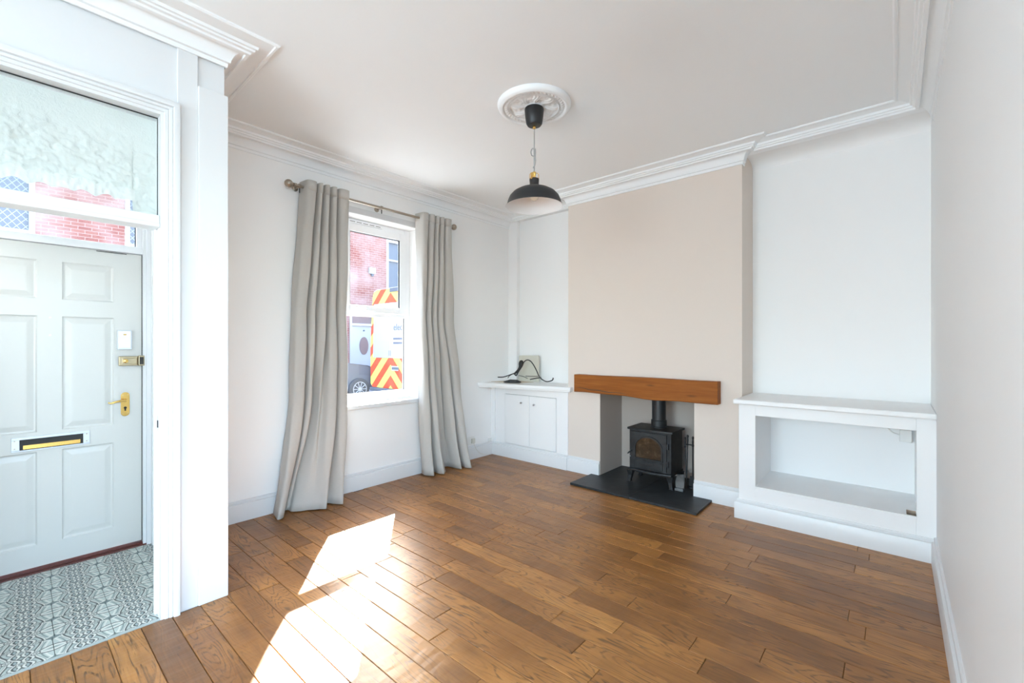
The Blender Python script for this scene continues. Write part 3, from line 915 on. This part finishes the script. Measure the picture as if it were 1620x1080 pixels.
for i in range(25):
    t = i / 24; xx = -2.535 + .56 * t
    zc = .922 - .008 * math.sin(t * 3.0) - .026 * t + .003 * math.sin(t * 17); hw = .0026 * math.sin(PI * min(1, t * 1.02)) ** .6 + .0004
    yf = 3.965 + .003 * math.sin(((xx + 2.575) / 1.432) * 7 + 1) - .0012
    rings.append([(xx, yf, zc - hw), (xx, yf, zc + hw), (xx, yf + .004, zc + hw), (xx, yf + .004, zc - hw)])
MB().loft(rings).build('crack', 'gap', mt)

# ------------------------------------------------------------------ hearth slabs
he = thing('hearth', (-1.8, 3.85, 0), 'black slate hearth of two slabs under the stove', 'hearth')
for xa, xb, oa, ob in ((-2.41, -1.795, OL + .004, -1.795), (-1.792, -1.208, -1.792, OR_ - .004)):
    MB().prism([(xa, 3.64), (xb, 3.64), (xb, CY - .001 if xb > -1.5 else 4.54), (ob, CY - .001) if xb > -1.5 else (oa, 4.54), (ob, 4.54) if xb > -1.5 else (oa, CY - .001), (xa, 4.54) if xb > -1.5 else (xa, CY - .001)], 'z', .0015, .022).build('slate_slab', 'slate', he, bevel=.002)

# ------------------------------------------------------------------ stove
ZS = .022
SX0, SX1, SY0, SY1 = -2.0, -1.582, 4.08, 4.37
st = thing('wood_stove', (-1.79, 4.22, ZS), 'black cast iron wood burning stove with arched glass door', 'stove')
MB().box(SX0, SX1, SY0, SY1, .155, .535).build('body', 'iron', st, bevel=.006)
def bow(y0, bulge, x0, x1, n=10):
    return [(x0 + (x1 - x0) * i / n, y0 - bulge * math.sin(PI * i / n)) for i in range(n + 1)]
MB().prism(bow(SY0 - .012, .030, SX0 - .018, SX1 + .018) + [(SX1 + .018, SY1 + .012), (SX0 - .018, SY1 + .012)], 'z', .535, .556).build('top_plate', 'iron', st, bevel=.004)
MB().prism(bow(SY0 - .010, .036, SX0 - .006, SX1 + .006) + [(SX1 + .006, SY1 + .004), (SX0 - .006, SY1 + .004)], 'z', .135, .157).build('base_lip', 'iron', st, bevel=.005)
for xx, sx in ((SX0 + .012, -1), (SX1 - .012, 1)):
    for yy in (SY0 + .01, SY1 - .03):
        w = .032
        MB().loft([[(xx - w + .0 * sx, yy - w, .137), (xx + w, yy - w, .137), (xx + w, yy + w, .137), (xx - w, yy + w, .137)],
                   [(xx - .020 + .004 * sx, yy - .020, .085), (xx + .020 + .004 * sx, yy - .020, .085), (xx + .020 + .004 * sx, yy + .02, .085), (xx - .020 + .004 * sx, yy + .02, .085)],
                   [(xx - .016 + .012 * sx, yy - .022, ZS + .012), (xx + .016 + .012 * sx, yy - .022, ZS + .012), (xx + .016 + .012 * sx, yy + .014, ZS + .012), (xx - .016 + .012 * sx, yy + .014, ZS + .012)],
                   [(xx - .022 + .014 * sx, yy - .030, ZS), (xx + .022 + .014 * sx, yy - .030, ZS), (xx + .022 + .014 * sx, yy + .018, ZS), (xx - .022 + .014 * sx, yy + .018, ZS)]]).build('leg', 'iron', st, bevel=.003)
# door with an arched window
def arch(x0, x1, z0, zs, zt, n=14):
    c = (x0 + x1) / 2; r = (x1 - x0) / 2
    return [(x0, z0), (x1, z0)] + [(c + r * math.cos(PI * k / n), zs + (zt - zs) * math.sin(PI * k / n)) for k in range(n + 1)]
DX0, DX1, DZ0, DZ1 = -1.975, -1.622, .172, .520
g_out = arch(-1.945, -1.652, .262, .372, .490)
g_in = arch(-1.928, -1.669, .274, .372, .474)
n = len(g_out)
mb = MB()
outer_pts = []
for px_, pz_ in g_out:                       # radial projection to the door rectangle
    cx_, cz_ = (DX0 + DX1) / 2, (DZ0 + DZ1) / 2 + .02
    dx_, dz_ = px_ - cx_, pz_ - cz_
    k = min(((DX1 if dx_ > 0 else DX0) - cx_) / dx_ if abs(dx_) > 1e-6 else 1e9, ((DZ1 if dz_ > 0 else DZ0) - cz_) / dz_ if abs(dz_) > 1e-6 else 1e9)
    outer_pts.append((cx_ + dx_ * k, cz_ + dz_ * k))
for want in ((DX0, DZ0), (DX1, DZ0), (DX1, DZ1), (DX0, DZ1)):
    kbest = min(range(n), key=lambda i: (outer_pts[i][0] - want[0]) ** 2 + (outer_pts[i][1] - want[1]) ** 2)
    outer_pts[kbest] = want
mb.loft([[(a, SY0, b) for a, b in outer_pts], [(a, SY0 - .016, b) for a, b in outer_pts], [(a, SY0 - .018, b) for a, b in g_out], [(a, SY0 - .027, b) for a, b in g_out], [(a, SY0 - .027, b) for a, b in g_in], [(a, SY0 - .008, b) for a, b in g_in]], caps=False)
dd = mb.build('stove_door', 'iron', st)
MB().prism(g_in, 'y', SY0 - .011, SY0 - .007).build('door_glass', 'stoveglass', dd)
MB().box(-1.940, -1.655, SY0 - .024, SY0 - .015, .182, .250).build('ash_panel', 'iron', dd, bevel=.003)
MB().prism([(-1.86, .236), (-1.735, .236), (-1.745, .222), (-1.78, .212), (-1.80, .206), (-1.82, .212), (-1.85, .222)], 'y', SY0 - .030, SY0 - .022).build('air_vent', 'black', dd, bevel=.002)
MB().tube([(-1.978, SY0 - .014, .325), (-1.978, SY0 - .032, .322)], .007, 10).tube([(-1.962, SY0 - .034, .337), (-1.988, SY0 - .036, .312), (-2.000, SY0 - .036, .300)], [.007, .008, .006], 10).build('door_handle', 'black', dd, smooth=True)
for zz in (.415, .250):
    MB().tube([(-1.609, SY0 - .016, zz - .026), (-1.609, SY0 - .016, zz + .026)], .010, 12).box(-1.640, -1.609, SY0 - .022, SY0 - .012, zz - .014, zz + .014).build('hinge', 'black', dd, smooth=True)
MB().lathe([(.006, 0), (.006, -.016), (.003, -.018)], (-1.985, SY0, .270), 12, 'y').build('air_knob', 'chrome', st)
fx, fy = -1.772, 4.255
flu = MB().lathe([(.0655, .60), (.0655, 1.1)], (fx, fy, 0), 36).build('flue_pipe', 'black', st, smooth=True)
MB().lathe([(.080, .556), (.080, .566), (.074, .570), (.074, .625), (.070, .630), (.066, .630)], (fx, fy, 0), 36).build('flue_collar', 'iron', flu, smooth=True)

# ------------------------------------------------------------------ fire tools and ash shovel beside the stove
ft = thing('fire_tool_set', (-1.45, 4.27, ZS), 'black fire tool set standing between stove and fireplace side', 'fire tools')
MB().lathe([(.055, 0), (.055, .012), (.045, .018), (.008, .024)], (-1.452, 4.28, ZS), 24).build('tool_base', 'black', ft, smooth=True)
MB().tube([(-1.452, 4.28, ZS + .02), (-1.452, 4.28, .44)], .006, 10).box(-1.512, -1.402, 4.274, 4.286, .415, .425).build('stand', 'black', ft)
for (tx, ty, lean, top, kind) in ((-1.505, 4.225, .012, .500, 'poker'), (-1.478, 4.215, -.010, .525, 'tongs'), (-1.437, 4.235, .006, .512, 'shovel'), (-1.415, 4.30, .0, .49, 'brush')):
    mbt = MB().tube([(tx + lean, ty, .085), (tx, ty, top - .10)], .0045, 8)
    mbt.lathe([(.005, top - .10), (.012, top - .095), (.006, top - .088), (.0085, top - .05), (.006, top - .03), (.010, top - .018), (.010, top - .008), (.004, top)], (tx, ty, 0), 14)
    if kind == 'shovel': mbt.loft([[(tx - .022, ty - .012, .14), (tx + .022, ty - .012, .14), (tx + .022, ty - .006, .14), (tx - .022, ty - .006, .14)], [(tx - .030, ty - .008, .045), (tx + .030, ty - .008, .045), (tx + .030, ty - .003, .045), (tx - .030, ty - .003, .045)]])
    if kind == 'brush': mbt.lathe([(.016, .05), (.020, .11), (.008, .13)], (tx, ty, 0), 14)
    if kind == 'tongs': mbt.tube([(tx - .012, ty, .09), (tx, ty, .36)], .0035, 8)
    mbt.build(kind, 'black', ft, smooth=True)
M['ash'] = Mat('dusty_steel', (.16, .165, .165), .45, .5).m
asv = thing('ash_scoop', (-1.525, 4.13, ZS), 'dusty grey ash scoop leaning beside the stove leg', 'ash scoop')
MB().loft([[(-1.560, 4.165, .150), (-1.500, 4.185, .155), (-1.498, 4.195, .155), (-1.558, 4.175, .150)],
           [(-1.560, 4.120, .095), (-1.478, 4.130, .100), (-1.476, 4.142, .100), (-1.558, 4.132, .095)],
           [(-1.545, 4.090, .030), (-1.470, 4.085, .030), (-1.468, 4.097, .030), (-1.543, 4.102, .030)]]).build('scoop_plate', 'ash', asv, bevel=.004)
MB().box(-1.548, -1.468, 4.070, 4.120, ZS, .050).build('scoop_foot', 'ash', asv, bevel=.008)

# ------------------------------------------------------------------ open alcove unit (right)
ux0, ux1, uy = -.945, RX, 3.835
un = thing('alcove_unit', (-.38, 4.1, 0), 'white built in alcove unit with open niche and plain top', 'alcove unit')
NX0, NX1, NZ0, NZ1 = -.826, .097, .268, .818
MB().box(ux0, NX0, uy, uy + .02, 0, .905).box(NX1, ux1, uy, uy + .02, 0, .905).box(NX0, NX1, uy, uy + .02, NZ1, .905).box(NX0, NX1, uy, uy + .02, 0, NZ0 - .018).build('face_frame', 'cabinet', un, bevel=.002)
MB().box(ux0, ux0 + .03, uy + .02, AY, 0, .905).build('side_panel', 'cabinet', un)
MB().box(NX0 - .02, NX0 - .004, uy + .02, AY - .012, NZ0 - .018, .89).build('niche_side', 'cabinet', un)
MB().box(NX1 + .004, NX1 + .02, uy + .02, AY - .012, NZ0 - .018, .89).build('niche_side', 'cabinet', un)
HX0, HX1, HY0, HY1 = .050, .097, 3.853, 3.968
MB().box(NX0 - .004, HX0, uy, AY - .012, NZ0 - .018, NZ0).box(HX0, NX1 + .004, uy, HY0, NZ0 - .018, NZ0).box(HX0, NX1 + .004, HY1, AY - .012, NZ0 - .018, NZ0).build('niche_floor', 'cabinet', un)
MB().box(HX0 - .01, HX1 + .01, HY0 - .01, HY1 + .012, NZ0 - .10, NZ0 - .09).box(HX0 - .001, HX1 + .001, HY1 + .0, HY1 + .012, NZ0 - .09, NZ0 - .001).build('cable_hole', 'gap', un)
M['rawwood'] = Mat('raw_wood_edge', (.45, .34, .25), .8).m
MB().box(HX0, HX1, HY1 - .004, HY1 - .0005, NZ0 - .05, NZ0 - .001).build('raw_edge', 'rawwood', un)
MB().box(NX0 - .004, NX1 + .004, AY - .012, AY - .002, NZ0 - .018, .89).build('niche_back', 'cabinet', un)
MB().box(-.972, ux1, 3.77, AY, .905, .942).build('top_board', 'cabinet', un, bevel=.008)
o = sweep(MB(), [(ux0 - .002, AY), (ux0 - .002, uy), (ux1, uy)], [(d, z * .152 / BH) for d, z in bprof], 1, 2).box(ux0 - .022, ux0, uy - .0, CY - .03, 0, .125).build('plinth', 'gloss', un, smooth=True)
jb = thing('junction_box', (.05, 4.39, .66), 'small white junction box with cable inside the alcove niche', 'junction box')
MB().box(.018, .088, 4.355, 4.408, .652, .74).build('box', 'plastic', jb, bevel=.004)
MB().tube([(.020, 4.38, .70), (-.01, 4.385, .705), (-.045, 4.39, .735), (-.065, 4.40, .79), (-.07, 4.405, .85)], .004, 8, 6).build('cord', 'plastic', jb, smooth=True)

# ------------------------------------------------------------------ small cupboard (left alcove)
cu = thing('alcove_cupboard', (-3.28, 4.2, 0), 'small white alcove cupboard with two plain doors', 'cupboard')
cy = 4.05
mb = MB().box(-3.79, -3.635, cy, cy + .02, 0, .855).box(-2.862, CL, cy, cy + .02, 0, .855).box(-3.635, -2.862, cy, cy + .02, .770, .855).box(-3.635, -2.862, cy, cy + .02, 0, .165)
mb.build('face_frame', 'cabinet', cu, bevel=.002)
box('inside_back', 'gap', cu, -3.64, -2.85, cy + .022, cy + .03, .1, .8)
for (a, b, kx, kz) in ((-3.631, -3.252, -3.355, .680), (-3.248, -2.866, -3.165, .672)):
    d = MB().box(a, b, cy - .003, cy + .016, .170, .766).build('cupboard_door', 'cabinet', cu, bevel=.002)
    k = MB().lathe([(.006, 0), (.006, -.014), (.012, -.018), (.014, -.026), (.010, -.034), (.002, -.036)], (kx, cy - .003, kz), 12, 'y').build('knob', 'chrome', d, smooth=True)
MB().box(-3.85, -3.79, 4.035, cy + .02, .16, .855).build('side_filler', 'cabinet', cu)
MB().prism([(WX, 3.795), (-2.650, 4.010), (-2.650, CY), (CL, CY), (CL, AY), (WX, AY)], 'z', .870, .908).build('top_shelf', 'cabinet', cu, bevel=.005)
MB().prism([(WX, 3.810), (-2.665, 4.022), (-2.665, CY), (WX, CY)], 'z', .853, .872).build('shelf_moulding', 'cabinet', cu, bevel=.004)
struct(box('trim_pipe_boxing', 'wall', None, WX, -3.705, 4.36, AY, .908, CH - .05, .004), 'narrow white boxing in the corner above the cupboard')
bp = tag(MB().prism([(-3.655, .909), (-3.335, .909), (-3.332, 1.225), (-3.345, 1.236), (-3.64, 1.232), (-3.655, 1.22)], 'y', 4.34, 4.354).build('wall_board', 'cream', None, bevel=.003), 'cream square board leaning on the alcove wall behind cables', 'board')
cardo = tag(MB().prism([(-3.80, 3.98), (-3.45, 4.03), (-3.35, 4.26), (-3.66, 4.30)], 'z', .9085, .913).build('tan_card', 'tan', None), 'tan card lying under the black cables', 'card')
ca = thing('power_cable', (-3.55, 4.15, .914), 'tangled black power cable with plug on the cupboard top', 'cable')
def cpt(px_, py_, Y):
    f, cx_, cy_ = 700., 810., 545.
    s, c = math.sin(TH), math.cos(TH)
    dx_ = c * (px_ - cx_) / f - s; dy_ = s * (px_ - cx_) / f + c; dz_ = (cy_ - py_) / f
    t = Y / dy_
    return (dx_ * t, Y, max(1.37 + dz_ * t, .917))
def cz(pts): return [cpt(780 + a / 14.73, 555 + b / 14.73, Y) for a, b, Y in pts]
MB().tube(cz([(110, 610, 4.02), (230, 608, 4.05), (330, 580, 4.10), (440, 540, 4.16), (540, 500, 4.18), (620, 440, 4.2), (680, 350, 4.2), (720, 260, 4.2), (790, 210, 4.2), (870, 235, 4.2), (940, 320, 4.19), (1010, 450, 4.17), (1070, 580, 4.14), (1140, 660, 4.10), (1240, 712, 4.06), (1340, 700, 4.08), (1390, 670, 4.10), (1400, 630, 4.12)]), .0066, 8, 6).build('lead', 'cable', ca, smooth=True)
MB().tube(cz([(480, 540, 4.15), (560, 460, 4.17), (610, 380, 4.18), (615, 280, 4.18), (650, 230, 4.18), (690, 250, 4.18), (680, 330, 4.17), (630, 420, 4.16), (580, 500, 4.15), (540, 570, 4.13), (510, 540, 4.13), (545, 500, 4.14), (600, 440, 4.15), (635, 340, 4.16), (640, 270, 4.16), (668, 262, 4.16), (650, 380, 4.15), (570, 470, 4.14)]), .0085, 8, 6).build('coiled_lead', 'cable', ca, smooth=True)
MB().tube(cz([(350, 625, 4.06), (380, 580, 4.10), (470, 530, 4.13)]), .005, 8, 4).tube(cz([(760, 585, 4.2), (900, 590, 4.22), (1060, 590, 4.24)]), .004, 8, 4).tube(cz([(600, 570, 4.16), (720, 600, 4.12), (800, 640, 4.08)]), .004, 8, 4).tube(cz([(860, 665, 4.06), (980, 640, 4.10), (1120, 620, 4.16)]), .006, 8, 4).build('loose_ends', 'cable', ca, smooth=True)
MB().loft([[(-3.60, 3.985, .9135), (-3.585, 3.97, .9135), (-3.585, 3.98, .925), (-3.60, 3.99, .925)], [(-3.53, 4.03, .9135), (-3.50, 3.975, .9135), (-3.50, 3.985, .95), (-3.53, 4.03, .95)], [(-3.44, 4.065, .9135), (-3.42, 4.01, .9135), (-3.42, 4.02, .948), (-3.44, 4.065, .948)], [(-3.39, 4.075, .916), (-3.385, 4.06, .916), (-3.385, 4.065, .926), (-3.39, 4.075, .926)]]).build('plug', 'cable', ca, bevel=.004)

# wall socket with its white lead
so = thing('wall_socket', (WX, 3.665, .16), 'white wall socket behind the trailing curtain with thin lead', 'socket')
MB().box(WX, WX + .010, 3.600, 3.735, .172, .268).build('socket_plate', 'plastic', so, bevel=.003)
MB().box(WX + .010, WX + .032, 3.675, 3.725, .190, .246).build('plug_top', 'dirtywhite', so, bevel=.004)
MB().tube([(WX + .03, 3.70, .195), (WX + .035, 3.72, .14), (WX + .035, 3.78, .07), (WX + .03, 3.86, .03), (WX + .026, 3.94, .010)], .003, 8, 6).build('cord', 'dirtywhite', so, smooth=True)
for yy in (3.975, 4.012):
    tag(MB().box(WX, WX + .012, yy, yy + .022, .17, .20).lathe([(.005, .012), (.005, .018)], (WX, yy + .011, .185), 10, 'x').build('cable_clip', 'plastic', None), 'tiny white cable clip %s in the corner above the baseboard' % ('nearer the wall socket' if yy < 4 else 'nearer the cupboard'), 'clip', 'cable clips in the cupboard corner')

# ------------------------------------------------------------------ street outside
GZ = -.15
struct(box('road', 'asphalt', None, -11.6, -6.0, -12, 26, GZ - .2, GZ - .06), 'asphalt road in front of the house')
struct(box('pavement', 'paving', None, -6.0, OX, -12, 26, GZ - .2, GZ), 'paving outside the front wall')
struct(box('pavement_far', 'paving', None, -15, -11.6, -12, 26, GZ - .2, GZ), 'paving across the street')
FX = -14.0


def house(name, label, y0, y1, windows, doors, extra=None):
    h = thing(name, (FX, (y0 + y1) / 2, GZ), label, 'house', 'terrace houses across the street')
    # wall with real openings
    ys = sorted({y0, y1, *[v for w in windows for v in w[:2]], *[v for w in doors for v in w[:2]]})
    mb = MB(); HT = 5.9
    for a, b in zip(ys[:-1], ys[1:]):
        holes = sorted([(w[2], w[3]) for w in windows + doors if w[0] <= a + 1e-6 and w[1] >= b - 1e-6])
        z = GZ
        for c, d in holes:
            if c > z: mb.box(FX - .3, FX, a, b, z, c)
            z = d
        mb.box(FX - .3, FX, a, b, z, HT)
    mb.build('brick_wall', 'brick', h)
    MB().prism([(FX - .1, HT), (FX + .25, HT - .08), (FX + .25, HT), (FX - 3.5, HT + 2.2), (FX - 7, HT)], 'y', y0, y1).build('roof', 'roofslate', h)
    for (a, b, c, d, leaded) in windows:
        w = MB().rect(FX - .12, FX + .02, a, b, c, d, .09, .09, .09, .09).box(FX - .1, FX - .01, (a + b) / 2 - .03, (a + b) / 2 + .03, c + .09, d - .09).box(FX - .11, FX + .01, a + .09, b - .09, c + (d - c) * .62 - .03, c + (d - c) * .62 + .03).build('window', 'extwhite', h)
        box('pane', 'darkglass', w, FX - .09, FX - .08, a + .05, b - .05, c + .05, d - .05)
        MB().box(FX - .05, FX + .10, a - .10, b + .10, c - .13, c).build('window_sill', 'extwhite', h)
        if leaded:
            mb = MB(); sp = .13
            k0 = int((a - (d - c)) / sp) - 1; k1 = int((b + (d - c)) / sp) + 2
            for k in range(k0, k1):
                for s in (1, -1):
                    yb = k * sp + (0 if s > 0 else 0)
                    # clip the diagonal against the pane
                    z_lo, z_hi = c + .09, d - .09
                    pts = []
                    for zz in [z_lo + (z_hi - z_lo) * q / 40 for q in range(41)]:
                        yy = yb + s * (zz - z_lo) * .8
                        if a + .09 <= yy <= b - .09: pts.append((yy, zz))
                    if len(pts) > 1:
                        (ya, za), (yc, zc) = pts[0], pts[-1]
                        mb.loft([[(FX - .082, ya - .008, za), (FX - .076, ya - .008, za), (FX - .076, ya + .008, za), (FX - .082, ya + .008, za)], [(FX - .082, yc - .008, zc), (FX - .076, yc - .008, zc), (FX - .076, yc + .008, zc), (FX - .082, yc + .008, zc)]])
            mb.build('leading', 'lead', w)
    for (a, b, c, d) in doors:
        fr = MB().rect(FX - .1, FX + .02, a, b, c, d, .08, .08, .01, .08).box(FX - .1, FX + .02, a + .08, b - .08, 2.02, 2.10).build('door_frame', 'extwhite', h)
        MB().box(FX - .08, FX - .05, a + .08, b - .08, 2.10, d - .08).build('fanlight', 'oval', fr)
        lf2 = MB().box(FX - .10, FX - .05, a + .08, b - .08, c, 2.02).build('house_door', 'extwhite', h)
        m_ = (a + b) / 2 + .06
        MB().prism([(m_ + .17 * math.cos(2 * PI * k / 28), 1.33 + .31 * math.sin(2 * PI * k / 28)) for k in range(28)], 'x', FX - .052, FX - .035).build('oval_glass', 'oval', lf2)
        MB().lathe([(.03, 0), (.03, .03)], (FX - .05, m_, 1.86), 12, 'x').build('spy_hole', 'greyink', lf2)
        MB().box(FX, FX + .35, a - .1, b + .1, GZ, c).build('doorstep', 'paving', h)
    if extra: extra(h)
    return h


def lamp_extra(h):
    b = MB().box(FX, FX + .12, 8.42, 8.66, 3.86, 4.08).build('outside_light', 'extwhite', h, bevel=.02)
    MB().box(FX + .03, FX + .09, 8.50, 8.58, 3.78, 3.86).build('sensor', 'greyink', b)


house('terrace_house', 'red brick terrace house with leaded upper windows seen above the front door', -6.5, 4.6, [(-1.0, .46, 3.72, 5.1, True), (1.93, 3.2, 3.72, 5.1, True), (-2.2, .3, .9, 2.5, False)], [(2.3, 3.3, .0, 2.5)])
house('terrace_house', 'red brick terrace house with white oval glass door behind the van', 4.6, 15.5, [(9.15, 10.6, 3.25, 5.2, False), (5.0, 6.6, 3.25, 5.2, False), (9.4, 11.2, .9, 2.5, False)], [(7.72, 8.72, .0, 2.45)], lamp_extra)

# van: rear doors with chevrons
VX, VY = -9.95, 6.62
va = thing('panel_van', (VX, VY, GZ - .06), 'tall white van with red and yellow chevron rear doors', 'van')
G0 = GZ - .06
def vsec(Y, zt, zb, hw, hwt):
    r = .16; pts = []
    for sx in (1, -1):
        a = [(hw, zb + .08), (hw + .01, (zb + zt) * .45), (hwt + .03, zt - .35), (hwt, zt - r), (hwt - r * .3, zt - r * .3), (hwt - r, zt)]
        pts += [(sx * p, z) for p, z in (a if sx == 1 else reversed(a))]
    pts += [(-hw + .08, zb), (hw - .08, zb)]
    return [(VX + p, Y, z) for p, z in pts]
MB().loft([vsec(VY + .03, 2.86, .20, .97, .86), vsec(VY + 3.9, 2.86, .20, .98, .86), vsec(VY + 4.4, 2.55, .20, .98, .80), vsec(VY + 5.0, 1.75, .20, .97, .78), vsec(VY + 5.5, 1.45, .22, .94, .76), vsec(VY + 5.75, .95, .25, .85, .70)]).build('body', 'vanwhite', va, smooth=True)
# chevron skin: object space centred on the doors
ch = MB().loft([[(p[0] - VX, p[1] - (VY + .03), p[2] - .2) for p in vsec(VY + .03, 2.85, .21, .965, .855)], [(p[0] - VX, p[1] - (VY + .03) - .02, p[2] - .2) for p in vsec(VY + .03, 2.83, .23, .95, .84)]]).build('chevron_panel', 'chevron', None)
ch.parent = va; ch.location = (0, .03, .2 - G0)
for s in (-1, 1):
    c = VX + s * .400
    w0, w1 = .3985, .360
    dpt = [(c - w0 if s > 0 else c - w0 + .0, 1.02), (c + w0, 1.02), (c + w1 if s > 0 else c + w0, 2.46), (c - w0 if s > 0 else c - w1, 2.46)]
    d = MB().prism(dpt, 'y', VY - .015, VY + .012).build('rear_door', 'vanwhite', va, bevel=.05, seg=4)
    MB().box(VX + s * .03 - .01, VX + s * .03 + .01, VY - .02, VY - .012, 1.08, 1.22).build('door_handle', 'greyink', d)
MB().box(VX + .10, VX + .36, VY - .03, VY + .0, .70, .82).build('number_plate', 'vanwhite', va)
MB().box(VX + .12, VX + .42, VY - .036, VY - .03, .73, .79).build('plate_strip', 'greyink', va)
MB().box(VX - .02, VX + .6, VY - .01, VY + .1, 2.74, 2.84).build('brake_light', 'greyink', va)
MB().box(VX - .9, VX + .9, VY - .06, VY + .05, .12, .22).build('rear_bumper', 'greyink', va, bevel=.02)
for xx in (VX - .88, VX + .68):
    for yy in (VY + 1.0, VY + 4.7): MB().lathe([(.2, 0), (.34, .02), (.34, .18), (.2, .2)], (xx, yy, G0 + .34), 28, 'x').build('wheel', 'tyre', va, smooth=True)


def text(name, body, size, loc, rot, mat, parent):
    cu_ = bpy.data.curves.new(name, 'FONT'); cu_.body = body; cu_.size = size; cu_.extrude = .002
    cu_.materials.append(M[mat])
    o = bpy.data.objects.new(name, cu_); COL.objects.link(o)
    me = bpy.data.meshes.new_from_object(o); bpy.data.objects.remove(o); bpy.data.curves.remove(cu_)
    if not me.materials: me.materials.append(M[mat])
    o = bpy.data.objects.new(name, me); COL.objects.link(o)
    o.parent = parent; o.location = Vector(loc) - parent_world(parent); o.rotation_euler = rot
    return o
text('lettering', 'elec', .24, (VX + .17, VY - .018, 1.74), (PI / 2, 0, 0), 'greyink', va)
for k, (zz, w) in enumerate(((1.50, .40), (1.39, .46))):
    MB().box(VX + .16, VX + .16 + w, VY - .019, VY - .015, zz, zz + .045).build('lettering_line', 'greyink', va)

# silver car beyond the van
CX0, CX1, CYF = -12.75, -11.15, 7.15
car = thing('parked_car', ((CX0 + CX1) / 2, 5.2, GZ), 'silver grey car parked in front of the oval glass door', 'car')
prof = [(CYF, .12), (CYF + .02, .42), (CYF - .10, .66), (CYF - .45, .80), (CYF - 1.15, .90), (CYF - 3.4, .95), (CYF - 3.95, .90), (CYF - 4.05, .6), (CYF - 4.0, .12)]
mb = MB()
mb.loft([[(CX0 + .05, a, b) for a, b in prof], [(CX0, a, b * .98 + .0) for a, b in prof], [(CX1, a, b * .98) for a, b in prof], [(CX1 - .05, a, b) for a, b in prof]])
mb.build('body', 'carpaint', car, bevel=.04, seg=3)
cab = [(CYF - 1.1, .90), (CYF - 1.75, 1.36), (CYF - 2.9, 1.40), (CYF - 3.75, .94)]
MB().loft([[(CX0 + .10, a, b) for a, b in cab], [(CX0 + .22, a, b + .0) for a, b in cab], [(CX1 - .22, a, b) for a, b in cab], [(CX1 - .10, a, b) for a, b in cab]]).build('cabin_glass', 'darkglass', car, bevel=.03)
MB().box(CX0 + .22, CX1 - .22, CYF - 2.95, CYF - 1.75, 1.38, 1.43).build('roof', 'carpaint', car, bevel=.03)
MB().box(CX1 - .03, CX1 + .13, CYF - 1.40, CYF - 1.25, .93, 1.05).build('door_mirror', 'carpaint', car, bevel=.02)
MB().box(CX1 - .01, CX1 + .008, CYF - 3.3, CYF - 1.3, .66, .69).build('side_moulding', 'greyink', car)
for yy in (CYF - .72, CYF - 3.25):
    w = MB().lathe([(.19, -.20), (.29, -.18), (.30, -.10), (.30, .0), (.28, .02), (.20, .022)], (CX1 + .02, yy, GZ + .30), 32, 'x').build('wheel', 'tyre', car, smooth=True)
    mb = MB().lathe([(.205, .005), (.205, .03), (.185, .03), (.185, .005)], (CX1 + .02, yy, GZ + .30), 32, 'x', False).lathe([(.05, 0), (.05, .035), (.02, .04)], (CX1 + .02, yy, GZ + .30), 16, 'x')
    for k in range(10):
        a = 2 * PI * k / 10
        mb.tube([(CX1 + .045, yy + .04 * math.cos(a), GZ + .30 + .04 * math.sin(a)), (CX1 + .045, yy + .19 * math.cos(a), GZ + .30 + .19 * math.sin(a))], .012, 6)
    mb.build('alloy_rim', 'alloy', w)
